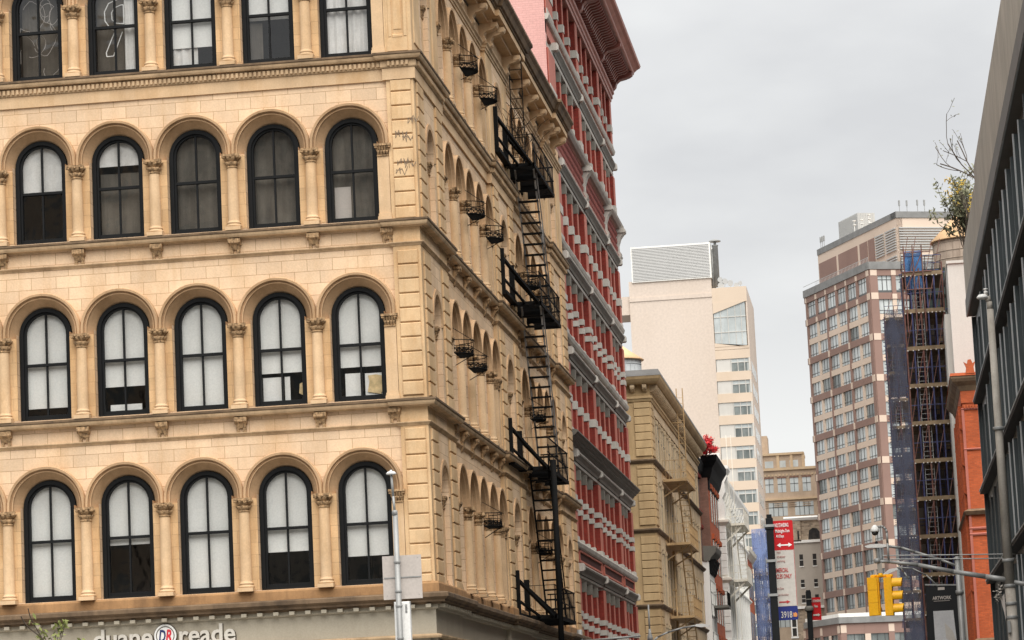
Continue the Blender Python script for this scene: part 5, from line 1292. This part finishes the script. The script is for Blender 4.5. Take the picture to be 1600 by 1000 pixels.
cbld = thing('concrete_building', (14.6, 92, 0), 'plain pale concrete wall rising behind the orange brick building', 'building')
w = MB(); w.box(14.75, 22, 92.3, 100, 0, 27.0); w.box(14.45, 14.75, 93.4, 99, 0, 24.4); w.obj('rendered_wall', M['conc'], cbld)
w = MB(); w.box(14.7, 22.1, 92.2, 100.1, 27.0, 27.15); w.obj('coping', M['conc'], cbld)
water_tank((16.35, 108, 28.85), 1.95, 1.85, 2.2, 'wood', 'cedar water tank with tan cone roof above the pale concrete wall', 2.2)
gd = thing('iron_building', (14.5, 105, 0), 'dark green iron fronted building top behind the scaffold', 'building')
w = MB(); w.box(13.6, 22, 104.6, 128, 0, 28.2); w.obj('body_wall', M['shade'], gd)
w = MB(); w.plan([(13.5, 128), (13.5, 104.5), (24, 104.5)], [(-.2, 26.2), (.05, 26.2), (.1, 26.9), (.3, 27.1), (.3, 27.5), (.5, 27.8), (.55, 28.2), (.6, 28.6), (-.2, 28.7)]); w.obj('cornice', M['dgreen'], gd)
w = MB(facade(0, 104.5, 0))
for k in range(8):
    c = 13.8 + k * .42; w.uprof([(c - .2, 26.2), (c + .2, 26.2), (c + .17, 25.9), (c, 25.65 - .1 * (k % 3)), (c - .17, 25.9)], -.1, .05)
w.obj('scalloped_trim', M['dgreen'], gd)
w = MB(facade(0, 104.5, 0))
for z in range(3, 26, 3):
    for u in (13.75, 14.6, 15.6): w.box(u, u + .65, z, z + 2.1, 0, .03)
parts(w, 'window', M['bldglassd'], gd)
scaffold('scaffold', 'dense scaffold of rusty and blue poles with plank decks beside the orange brick building', 12.35, 14.55, 97, 102.5, 0, 27.6, 2.1, .44, ('scafr', 'scafb'), None)
sc2 = scaffold('scaffold_wrap', 'dark navy netting wrapped round scaffold beside the brown tower', 11.55, 13.0, 160, 176, 0, 34.2, 2.1, .75, ('scafr', 'scafb'), 'navynet', nets=('L', 'F'))
bn = thing('debris_net', (13, 97, 26), 'bright blue netting box at the very top of the rusty scaffold', 'netting')
w = MB(); w.box(12.5, 13.5, 97.0, 99, 26.4, 28.6); w.obj('net_panel', M['brightnet'], bn)
w = MB()
for x in (12.5, 13.0, 13.5): w.tube((x, 96.9, 24), (x, 96.9, 28.9), .035, 5)
for z in (26.4, 27.4, 28.5): w.tube((12.3, 96.9, z), (14.0, 96.9, z), .03, 5)
w.tube((12.5, 96.85, 26.4), (13.5, 96.85, 28.4), .03, 5); w.obj('net_frame', M['scafr'], bn)
ns = thing('net_sheet', (12.6, 96.8, 10), 'torn dark netting sheet hanging across the side of the rusty scaffold', 'netting')
w = MB()
for k in range(14):
    z = k * 1.95; o = .1 * math.sin(k * 2.1)
    w.quad((12.28 + o * .3, 97.0, z), (12.28, 102.4, z), (12.28, 102.4, z + 1.9), (12.28 - o * .3, 97, z + 1.9))
w.obj('net_cloth', M['navynet'], ns)
rnd = random.Random(2)
sb = MB(lambda u, w, n: (u, 103.2 - n, w))
sbt = thing('stripped_front', (13.6, 103.2, 0), 'dark stripped masonry front behind the dense scaffold', 'building')
sb.box(12.45, 14.6, 0, 25.6, -.8, 0); sb.obj('bare_wall', M['shade'], sbt)
sv = MB(lambda u, w, n: (u, 103.2 - n, w))
for k in range(60):
    u, z = rnd.uniform(12.5, 14.3), rnd.uniform(1, 25); sv.box(u, u + rnd.uniform(.1, .5), z, z + rnd.uniform(.05, .5), 0, rnd.uniform(.05, .4))
parts(sv, 'loose_board', M['plank'], sbt)

shrub('roof_shrub', 'bright red leaved shrub on the roof edge beside the white building', (.0, 112, 19.2), 21, 3, .62, 2, 'leafr', 8, .09, .07, (0, 0, .6), spread=.8, stems=8)
# ================================================================== STREET FURNITURE
def poles(mb, x, y, z0, z1, r0, r1, seg=12): mb.tube((x, y, z0), (x, y, z1), r0, seg, r1)
# pole with the backs of signs, left
lp = thing('lamp_post', (2.11, -19, 0), 'slim grey post with blank sign back and pale box in front of the cream building', 'post')
m = MB(); poles(m, 2.11, -19, 0, 5.95, .06, .045); m.obj('post', M['galv'], lp)
m = MB(); m.path([(2.105, -19, 5.9), (2.09, -19, 6.2), (2.07, -19, 6.58)], .022, 8); m.lathe([(.05, 0), (.05, .06), (.04, .09)], 10, (2.105, -19, 5.87)); m.obj('arm', M['galv'], lp)
m = MB(); m.lathe([(.025, .0), (.085, .01), (.088, .03), (.06, .055), (.02, .065), (.02, .085)], 14, (2.07, -19, 6.57)); m.obj('lamp_head', M['white'], lp)
m = MB(); m.box(1.84, 2.515, -18.93, -18.922, 4.44, 5.185); so = m.obj('sign_plate', M['signback'], lp)
m = MB(); m.box(1.86, 2.5, -18.94, -18.93, 4.80, 4.82)
for x, z in ((1.9, 5.13), (2.45, 5.13), (1.9, 4.5), (2.45, 4.5)): m.box(x, x + .012, -18.936, -18.93, z, z + .012)
for z in (4.55, 5.05, 4.3, 3.75): m.lathe([(.058, 0), (.06, .01), (.06, .035), (.058, .04)], 12, (2.11, -19, z))
m.obj('clamp', M['galv'], lp)
m = MB(facade(2.145, -18.93, 0)); m.bbox(-.135, .135, 3.55, 4.40, -.16, 0, .03); bx = m.obj('control_box', M['white'], lp)
m = MB(facade(2.145, -18.93, 0))
for u in (-.09, .06):
    for k in range(7): m.box(u, u + .035, 4.2 + k * .022, 4.21 + k * .022, 0, .004)
m.obj('vent_slot', M['black'], bx)

# parking sign pole
def sign(name, x0, x1, y, z0, z1, m_, par, rim=None, ang=0):
    b = MB(facade((x0 + x1) / 2, y, ang)); w = (x1 - x0) / 2; r = .018
    pts = []
    for cx, cz, a in ((w - r, z1 - r, 0), (-w + r, z1 - r, 90), (-w + r, z0 + r, 180), (w - r, z0 + r, 270)):
        for k in range(4): t = R_(a + 30 * k); pts.append((cx + r * math.cos(t), cz + r * math.sin(t)))
    b.uprof(pts, -.004, 0); return b.obj(name, M[m_], par)
ps = thing('sign_pole', (8.84, -28.1, 0), 'black pole carrying red no standing sign, white sign and blue bus plate', 'sign pole')
m = MB(); m.box(8.785, 8.885, -28.15, -28.05, 0, 4.78); m.box(8.772, 8.898, -28.16, -28.04, 4.62, 4.66); m.box(8.80, 8.87, -28.145, -28.055, 4.78, 4.83); m.obj('pole', M['black'], ps, .006)
m = MB()
for z in (4.655, 4.17, 3.70): m.box(8.772, 8.898, -28.165, -28.035, z, z + .035); m.box(8.755, 8.775, -28.13, -28.07, z - .01, z + .045)
m.obj('clamp', M['galv'], ps)
SY = -27.99
r1 = sign('red_plate', 8.79, 9.15, SY, 4.335, 4.745, 'signred', ps); r2 = sign('white_plate', 8.79, 9.15, SY, 3.565, 4.33, 'signwhite', ps); r3 = sign('blue_plate', 8.79, 9.15, SY, 3.37, 3.56, 'signblue', ps)
def fit(body, m_, par, y, px0, px1, py0, py1, cx, bold=.001):
    '''lettering fitted to a rectangle of the plate: edges in millimetre-like sign units'''
    me = text(body, .1, .002, bold); xs = [v.co.x for v in me.vertices]; zs = [v.co.y for v in me.vertices]
    W_, H_ = max(xs) - min(xs), max(zs) - min(zs); x0, z0 = min(xs), min(zs)
    for v in me.vertices: v.co.x = (v.co.x - x0) / W_ * (px1 - px0); v.co.y = (v.co.y - z0) / H_ * (py1 - py0)
    me.materials.clear(); me.materials.append(M[m_]); o = bpy.data.objects.new('lettering', me); COL.objects.link(o); o.parent = par; b = par['base']
    o.location = (px0 - b[0], y - .004 - b[1], py0 - b[2]); o.rotation_euler = (PI / 2, 0, 0); return o
for body, m_, x0, x1, z0, z1 in (('NO STANDING', 'white', 8.903, 9.09, 4.655, 4.71), ('Midnight-7am', 'white', 8.905, 9.10, 4.565, 4.625), ('All Days', 'white', 8.91, 9.02, 4.50, 4.55),
    ('PAY', 'pinkink', 8.91, 8.965, 4.29, 4.32), ('meter', 'pinkink', 8.91, 9.025, 4.23, 4.26), ('parking', 'pinkink', 8.91, 9.015, 4.165, 4.20),
    ('COMMERCIAL', 'redink', 8.80, 9.052, 4.03, 4.09), ('VEHICLES ONLY', 'redink', 8.795, 9.095, 3.945, 4.005), ('9am-7pm', 'pinkink', 8.86, 8.975, 3.785, 3.825), ('Except Sunday', 'pinkink', 8.83, 9.04, 3.70, 3.735),
    ('3918', 'signwhite', 8.918, 9.07, 3.40, 3.49)): fit(body, m_, ps, SY, x0, x1, z0, z1, 0)
def arrow(u0, u1, z, m_, par, both, y=SY, h=.025):
    b = MB(facade(0, y, 0)); L = u1 - u0; a = .05
    pts = [(u0 + (a if both else 0), z - .009), (u1 - a, z - .009), (u1 - a, z - h), (u1, z), (u1 - a, z + h), (u1 - a, z + .009), (u0 + (a if both else 0), z + .009)]
    if both: pts += [(u0 + a, z + h), (u0, z), (u0 + a, z - h)]
    b.uprof(pts, .001, .004); return b.obj('arrow', M[m_], par)
arrow(8.915, 9.125, 4.405, 'white', ps, True, h=.03)
arrow(8.90, 9.055, 3.62, 'redink', ps, False)
b = MB(facade(0, SY, 0)); b.uprof([(9.085, 3.41), (9.135, 3.41), (9.14, 3.45), (9.115, 3.475), (9.10, 3.46), (9.085, 3.47)], .001, .004); b.obj('plate_emblem', M['orange'], ps)
b = MB(facade(0, SY, 0)); b.box(9.143, 9.148, 3.57, 4.33, .001, .003); b.obj('plate_edge', M['redink'], ps)
p2 = thing('sign_pole', (8.31, 10, 0), 'smaller black pole with a small red sign in front of the far tower', 'sign pole')
m = MB(); m.box(8.24, 8.38, 9.94, 10.06, 0, 5.62); m.box(8.255, 8.365, 9.95, 10.05, 5.62, 5.66); m.obj('pole', M['black'], p2, .006)
m = MB(); m.lathe([(.10, 0), (.12, .03), (.12, .1), (.09, .14)], 10, (8.31, 10, 5.1)); m.box(8.22, 8.40, 9.92, 10.08, 5.4, 5.43); m.obj('clamp', M['gmetal'], p2)
b = MB(facade(8.50, 10.07, 12)); b.uprof([(-.16, 4.86), (.12, 4.86), (.12, 5.46), (-.16, 5.46)], -.005, 0); b.obj('red_plate', M['signred'], p2)
for t, z, s_ in (('NO STANDING', 5.34, .5), ('7am', 5.2, .7)): put_text(t, .085, M['signwhite'], p2, 8.49, 10.055, z, .003, .003, 0, 'CENTER', 'lettering', s_, 12)
b = MB(facade(8.5, 10.06, 12)); b.uprof([(-.1, 4.975), (.03, 4.975), (.03, 4.95), (.09, 5.0), (.03, 5.04), (.03, 5.02), (-.1, 5.02)], .001, .006); b.obj('arrow', M['signwhite'], p2)

# tall weathered pole with signal mast arm
tm_ = thing('signal_mast', (13.5, 8, 0), 'tall weathered pole with small hooked lamp and long signal mast arm', 'signal mast')
m = MB(); poles(m, 13.5, 8, 0, 5.4, .14, .13, 14); poles(m, 13.5, 8, 5.4, 12.55, .125, .085, 14)
m.path([(13.5, 8, 12.55), (13.49, 8, 12.75), (13.44, 8, 12.88), (13.36, 8, 12.93)], .075, 10); m.obj('pole', M['weath'], tm_)
m = MB(); m.lathe([(.02, .10), (.10, .085), (.15, .03), (.16, 0), (.12, -.03)], 14, (13.33, 8, 12.86)); m.lathe([(.05, 0), (.055, .06), (.03, .07), (.03, .1), (.06, .11), (.055, .14)], 10, (13.42, 8, 12.96)); m.obj('hooked_lamp', M['white'], tm_)
m = MB()
for z in (4.55, 4.9, 5.35, 6.0, 9.4): m.lathe([(.15, 0), (.155, .02), (.155, .06), (.15, .08)], 14, (13.5, 8, z))
m.box(13.36, 13.44, 7.8, 7.95, 4.2, 4.5); m.obj('pole_band', M['galv'], tm_)
m = MB(); pts = [(13.5, 8, 5.53), (12.9, 8, 5.66), (12.1, 8, 5.83), (11.22, 8, 6.05), (10.5, 8, 6.17), (10.16, 8, 6.20)]
for i, (a, b_) in enumerate(zip(pts, pts[1:])): m.tube(a, b_, .075 - .008 * i, 10, .067 - .008 * i)
m.lathe([(.06, -.05), (.085, -.03), (.085, .05), (.05, .08)], 10, (10.18, 8, 6.20)); m.tube((13.5, 8, 5.5), (14.2, 8, 5.35), .06, 10); m.obj('mast_arm', M['galv'], tm_)
m = MB(); m.path([(10.7, 8, 6.1), (10.85, 8, 5.88), (10.95, 8, 5.7)], .02, 6); m.obj('guy_rod', M['galv'], tm_)
cc = thing('security_camera', (10.46, 8, 6.2), 'white dome security camera on a curved pipe above the mast arm', 'camera')
m = MB(); m.path([(10.47, 8, 6.18), (10.47, 8, 6.65)] + [(10.32 + .15 * math.cos(t), 8, 6.92 + .18 * math.sin(t)) for t in (0, .5, 1.0, 1.5, 2.0)] + [(10.18, 8, 7.09)], .03, 8); m.obj('pipe', M['galv'], cc)
m = MB(); m.lathe([(.03, .16), (.07, .12), (.105, .06), (.115, 0), (.105, -.02)], 16, (10.17, 8, 6.98)); m.obj('housing', M['white'], cc)
m = MB(); m.lathe([(.085, 0), (.085, -.04), (.06, -.085), (.02, -.10)], 14, (10.17, 8, 6.965)); m.obj('dome', M['lens'], cc)

def signal(loc, rz, lab, facing_visors=True):
    t = thing('traffic_light', loc, lab, 'traffic light', 'yellow traffic lights on the mast arm'); F = facade(loc[0], loc[1], rz, loc[2])
    b = MB(F)
    for k in range(3): b.bbox(-.15, .15, -.985 + k * .327, -.985 + k * .327 + .326, -.13, .02, .008); b.prof(-.11, .11, [(-.13, -.984 + k * .327), (-.13, -.659 + k * .327), (-.19, -.661 + k * .327), (-.19, -.982 + k * .327)])
    for k in range(3):
        for u in (-.155, .15): b.box(u, u + .005, -.93 + k * .327, -.90 + k * .327, -.05, -.02)
    b.box(-.06, .06, 0, .05, -.11, .0); b.obj('signal_body', M['yellow'], t, .012)
    v = MB(F); l = MB(F)
    for k in range(3):
        c = -.985 + k * .327 + .161; N = 18; a0, a1 = R_(-35), R_(215)
        for i in range(N):
            s0, s1 = a0 + (a1 - a0) * i / N, a0 + (a1 - a0) * (i + 1) / N
            for r0, r1 in ((.135, .145),):
                dd = .29
                P = lambda r, s, n: (r * math.cos(s), c + r * math.sin(s), n - (.0 if n < .1 else .05 * (1 - math.sin(s)) / 2))
                v.quad(P(r1, s0, .02), P(r1, s1, .02), P(r1 - .008, s1, dd), P(r1 - .008, s0, dd), True); v.quad(P(r0, s0, .02), P(r0 - .008, s0, dd), P(r0 - .008, s1, dd), P(r0, s1, .02), True); v.quad(P(r1 - .008, s0, dd), P(r1 - .008, s1, dd), P(r0 - .008, s1, dd), P(r0 - .008, s0, dd))
        l.uprof([(.125 * math.cos(2 * PI * i / 16), c + .125 * math.sin(2 * PI * i / 16)) for i in range(16)], .0, .03)
    v.obj('visor', M['yellow'], t); l.obj('lens', M['lens'], t)
    return t
signal((10.05, 8.05, 5.795), 172, 'yellow traffic light seen from behind, left of the pair')
signal((10.50, 8.0, 5.78), 84, 'yellow traffic light in profile with visors pointing right')
hb = thing('signal_bracket', (10.22, 8, 5.8), 'yellow bracket joining the two traffic lights to the mast arm end', 'bracket')
m = MB(); m.tube((10.05, 8.03, 5.83), (10.5, 8, 5.82), .035, 8); m.lathe([(.05, -.05), (.07, 0), (.05, .06)], 10, (10.24, 8, 5.83)); m.lathe([(.05, -.03), (.06, 0), (.05, .04)], 10, (10.05, 8.03, 5.82)); m.lathe([(.05, -.03), (.06, 0), (.05, .04)], 10, (10.5, 8, 5.81)); m.obj('cross_pipe', M['yellow'], hb)
m = MB(); m.box(10.17, 10.29, 7.96, 8.04, 5.9, 6.16); m.obj('hanger', M['weath'], hb)

pl2 = thing('street_lamp', (12.97, 40, 0), 'grey lamp post with long arm holding a flat white lamp over the street', 'street lamp')
m = MB(); poles(m, 12.97, 40, 0, 8.02, .13, .10, 12); m.lathe([(.13, 0), (.14, .05), (.06, .1)], 10, (12.97, 40, 7.98)); m.lathe([(.14, 0), (.15, .08), (.14, .16)], 12, (12.97, 40, 6.7)); m.obj('post', M['galv'], pl2)
m = MB(); m.path([(12.97, 40, 7.72), (12.4, 40, 7.98), (11.48, 40, 8.32), (11.0, 40, 8.50), (10.5, 40, 8.59), (10.2, 40, 8.60)], .05, 8); m.obj('arm', M['galv'], pl2)
m = MB(facade(0, 40, 0)); m.uprof([(9.66, 8.63), (9.75, 8.56), (10.3, 8.54), (10.5, 8.58), (10.5, 8.64), (10.2, 8.69), (9.85, 8.68)], -.14, .14); m.obj('lamp_head', M['white'], pl2); m = MB(); m.lathe([(.05, 0), (.06, .05), (.03, .12)], 8, (10.1, 40, 8.68)); m.obj('photo_cell', M['black'], pl2)
m = MB(); m.bar((12.97, 40, 7.05), (11.75, 40, 7.12), .05); m.obj('banner_bracket', M['galv'], pl2)
bn2 = thing('street_banner', (12.4, 40, 6), 'black street banner with pale lettering and grey picture beside lamp post', 'banner')
m = MB(facade(0, 40, 0)); m.uprof([(11.76, 7.05), (12.86, 7.05), (12.88, 4.4), (11.70, 4.4)], -.01, .01); m.obj('banner_cloth', M['banner'], bn2)
put_text('ARTWORK', .17, M['signback'], bn2, 12.32, 39.985, 6.56, .004, .004, 0, 'CENTER', 'lettering', .78)
m = MB(facade(0, 39.985, 0)); m.box(12.02, 12.60, 6.50, 6.515, 0, .005); m.box(12.2, 12.44, 6.9, 7.0, 0, .005); m.obj('banner_rule', M['signback'], bn2)
m = MB(facade(0, 39.985, 0)); m.uprof([(11.98, 6.15), (12.70, 6.15), (12.78, 4.4), (11.98, 4.4)], 0, .004); m.obj('banner_picture', M['bannerg'], bn2)
m = MB(facade(0, 39.98, 0)); m.uprof([(12.38, 5.15), (12.36, 5.72), (12.62, 5.42), (12.74, 5.05), (12.6, 5.0)], 0, .004); m.uprof([(12.1, 4.98), (12.55, 5.02), (12.55, 4.97), (12.1, 4.92)], 0, .004); m.obj('picture_shape', M['signwhite'], bn2)
ls = thing('street_lamp', (12.6, 46, 0), 'small grey gooseneck lamp behind the black banner', 'street lamp')
m = MB(); poles(m, 12.45, 46, 0, 7.0, .06, .05, 8); m.path([(12.45, 46, 7.0), (12.3, 46, 7.35), (11.9, 46, 7.78), (11.4, 46, 8.06), (10.95, 46, 8.12), (10.6, 46, 8.04)], .028, 6); m.obj('post', M['galv'], ls)
m = MB(facade(0, 46, 0)); m.uprof([(10.25, 7.9), (10.45, 7.9), (10.85, 8.05), (10.8, 8.12), (10.5, 8.08)], -.1, .1); m.obj('lamp_head', M['white'], ls)
for z0, z1, lab in ((7.90, 7.69, 'upper of two thin pale wires crossing above the mast arm'), (7.77, 7.54, 'lower of two thin pale wires crossing above the mast arm')):
    wv = MB(); pts = [(10.3 + k * .6, 35, z0 + .06 + (z1 - z0) * k / 9 - .02 * math.sin(PI * k / 14)) for k in range(16)]; wv.path(pts, .022, 5); tag(wv.obj('overhead_wire', M['galv']), lab, 'wire')
ts = thing('plastic_scrap', (13.25, 8, 5.2), 'torn pale plastic scrap snagged beside the weathered pole', 'scrap')
m = MB(facade(0, 7.95, 0)); rs = random.Random(4); pts = [(13.34, 5.2), (13.29, 5.14), (13.25, 5.05), (13.27, 4.9), (13.31, 4.7), (13.33, 4.5), (13.345, 4.8)]; m.uprof(pts, -.01, .01); m.obj('film', M['signback'], ts)
lf = MB(); leaves(lf, [Vector((13.2 + rs.uniform(-.08, .1), 7.95, 5.2 + rs.uniform(-.2, .2))) for k in range(30)], rs, 2, .045, .03); lf.obj('tatter', M['weath'], ts)
l3 = thing('street_lamp', (.07, 60, 0), 'pale curved lamp arm reaching right in front of the tan building', 'street lamp')
m = MB(); poles(m, .07, 60, 0, 6.4, .11, .09, 10); m.lathe([(.09, 0), (.12, .05), (.12, .15), (.07, .3), (.05, .5)], 12, (.07, 60, 6.35)); m.tube((.07, 60, 6.7), (.07, 60, 7.9), .04, 8, .035); m.obj('post', M['galv'], l3)
m = MB(); m.path([(.07, 60, 6.2), (.4, 60, 6.48), (.85, 60, 6.66), (1.5, 60, 6.82), (2.2, 60, 6.90)], .04, 8); m.obj('arm', M['galv'], l3)
m = MB(facade(0, 60, 0)); m.uprof([(2.05, 6.86), (2.3, 6.80), (2.66, 6.82), (2.68, 6.88), (2.4, 6.95), (2.1, 6.95)], -.12, .12); m.obj('lamp_head', M['white'], l3)
l4 = thing('signal_mast', (.12, 30, 0), 'pale horizontal mast arm end just above the lower frame edge', 'signal mast')
m = MB(); poles(m, .12, 30, 0, 5.75, .12, .09, 10); m.tube((.1, 30, 5.36), (2.15, 30, 5.44), .045, 8, .03); m.obj('mast_arm', M['galv'], l4)

# street tree tip, lower left
st_ = thing('street_tree', (-5.95, -12, 0), 'young street tree with only its top leaves showing by the shop fascia', 'tree')
rs = random.Random(12); tr = MB(); pts = []
tr.tube((-5.95, -12, 0), (-5.95, -12, 2.6), .06, 8, .045)
for k in range(9): twigs(tr, Vector((-5.95, -12, 2.3 + .12 * k)), Vector((rs.uniform(-1, 1), rs.uniform(-1, 1), 1.0)), 1.2, 3, 1, rs, pts, .02)
for q in ((-5.72, -12, 4.68), (-5.85, -12, 4.55), (-6.15, -12, 4.52), (-6.0, -12, 4.42), (-5.78, -12, 4.6), (-6.2, -12.0, 4.42)): tr.tube((-5.95, -12, 3.9), q, .008, 4); pts.extend([Vector(q)] * 2)
tr.obj('trunk', M['twig'], st_); pts = [p for p in pts if p.z < 4.72 and (p.z < 4.3 or -6.3 < p.x < -5.68)]
lf = MB(); leaves(lf, pts, rs, 5, .065, .06); lf.obj('crown', M['leaf'], st_)

# ================================================================== GROUND
def sheet_obj(name, x0, x1, y0, y1, z, m_):
    mb = MB(); mb.quad((x0, y0, z), (x1, y0, z), (x1, y1, z), (x0, y1, z)); return tag(mb.obj(name, M[m_]), kind='structure')
sheet_obj('ground', -700, 700, -300, 1400, -.004, 'earth')
sheet_obj('road', 2.6, 12.2, -22, 260, .004, 'asphalt'); sheet_obj('cross_road', -200, 200, -60, -22.0, .004, 'asphalt')
def kerbed(name, x0, x1, y0, y1):
    mb = MB(); mb.box(x0, x1, y0, y1, -.1, .13); return tag(mb.obj(name, M['pave']), kind='structure')
kerbed('pavement', -200, 2.55, -21.9, -.0); kerbed('pavement', .12, 2.55, .02, 230); kerbed('pavement', 12.25, 14.2, -21.9, 230); kerbed('pavement', 14.22, 200, -21.9, -17.5); kerbed('pavement', -200, 200, -90, -60.1)
mb = MB()
for k in range(40): mb.quad((7.3, -18 + k * 6, .008), (7.45, -18 + k * 6, .008), (7.45, -15 + k * 6, .008), (7.3, -15 + k * 6, .008))
for k in range(9): mb.quad((3 + k, -21.5, .008), (3.5 + k, -21.5, .008), (3.5 + k, -18.5, .008), (3 + k, -18.5, .008))
tag(mb.obj('road_markings', M['linew']), kind='structure')
# the houses opposite, behind the photographer, that the windows mirror
for i, (x0, x1, h, mm, lab) in enumerate(((-72, -30, 44, 'farbrick', 'tan brick block across the avenue, left'), (-29.5, 2, 40, 'church', 'grey stone block across the avenue, middle'), (20, 52, 22, 'tan', 'limestone block across the avenue, right'))):
    t = thing('brick_building', ((x0 + x1) / 2, -92, 0), lab, 'building')
    mb = MB(facade(0, -92, 180)); mb.box(-x1, -x0, 0, h, -14, 0); mb.obj('wall', M[mm], t)
    mb = MB(facade(0, -92, 180))
    for z in range(2, int(h) - 3, 4):
        u = -x1 + 1
        while u < -x0 - 2: mb.box(u, u + 1.5, z, z + 2.4, 0, .04); u += 3
    mb.obj('window', M['bldglassd'], t)

# ================================================================== CAMERA, SKY, SUN
cam = bpy.data.cameras.new('camera'); co = bpy.data.objects.new('camera', cam); COL.objects.link(co); scene.camera = co
cam.sensor_width = 36; cam.lens = 104.805; cam.clip_start = .5; cam.clip_end = 4000
Rm = ((0.9907650463378402, 0.06511317058050448, 0.11893232517752057), (0.12695655946590914, -0.1375011242056026, -0.9823316511498419), (-0.04760939995165289, 0.988359102684419, -0.14449785180788668))
mw = Matrix(Rm).to_4x4(); mw.translation = Vector((10.39382464, -69.42964022, 1.7)); co.matrix_world = mw

SUN = Vector((.32, -1.0, 1.6)).normalized()
sl = bpy.data.lights.new('sun', 'SUN'); sl.energy = 2.0; sl.angle = R_(70); sl.color = (1, .96, .90)
so = bpy.data.objects.new('sun', sl); COL.objects.link(so); so.rotation_euler = (-SUN).to_track_quat('-Z', 'Y').to_euler(); so.location = (20, -60, 60)
W = bpy.data.worlds.new('World'); scene.world = W; W.use_nodes = True; nt = W.node_tree; N, L = nt.nodes, nt.links
bg = N['Background']; bg.inputs[1].default_value = .1
sk_ = N.new('ShaderNodeTexSky'); sk_.sky_type = 'NISHITA'; sk_.sun_disc = False; sk_.sun_elevation = math.asin(SUN.z); sk_.sun_rotation = math.atan2(SUN.x, SUN.y); sk_.air_density = 1; sk_.dust_density = 4
tc = N.new('ShaderNodeTexCoord'); dirv = tc.outputs['Generated']
sp = N.new('ShaderNodeSeparateXYZ'); L.new(dirv, sp.inputs[0])
n1 = noise(N, L, dirv, 5.5, 5, .5, (1, 1, 2.6)); n2 = noise(N, L, dirv, 16, 4, .5, (1, 1, 2.2))
ad = N.new('ShaderNodeMath'); ad.operation = 'MULTIPLY_ADD'; L.new(n2, ad.inputs[0]); ad.inputs[1].default_value = .30; L.new(n1, ad.inputs[2])
cl = ramp(N, L, ad.outputs[0], .48, .84, 0, 1)
hz = ramp(N, L, sp.outputs[2], .10, .16, 1, 0)
mxf = N.new('ShaderNodeMath'); mxf.operation = 'MAXIMUM'; L.new(cl, mxf.inputs[0]); L.new(hz, mxf.inputs[1])
g0, g1 = 2.9, 3.75
cc_ = mixc(N, L, mxf.outputs[0], (g0 * 1.0, g0 * 1.0, g0 * 1.005), (g1 * 1.0, g1 * 1.0, g1 * .985))
fin = mixc(N, L, .94, sk_.outputs[0], cc_); L.new(fin, bg.inputs[0])
scene.view_settings.view_transform = 'Standard'; scene.view_settings.look = 'None'; scene.view_settings.gamma = 1; scene.view_settings.exposure = 1.3; scene.view_settings.use_curve_mapping = False
try:
    scene.cycles.use_denoising = True; scene.cycles.max_bounces = 8; scene.cycles.transparent_max_bounces = 24; scene.cycles.caustics_reflective = False; scene.cycles.caustics_refractive = False
except Exception: pass
for o in scene.objects:
    if 'base' in o: del o['base']
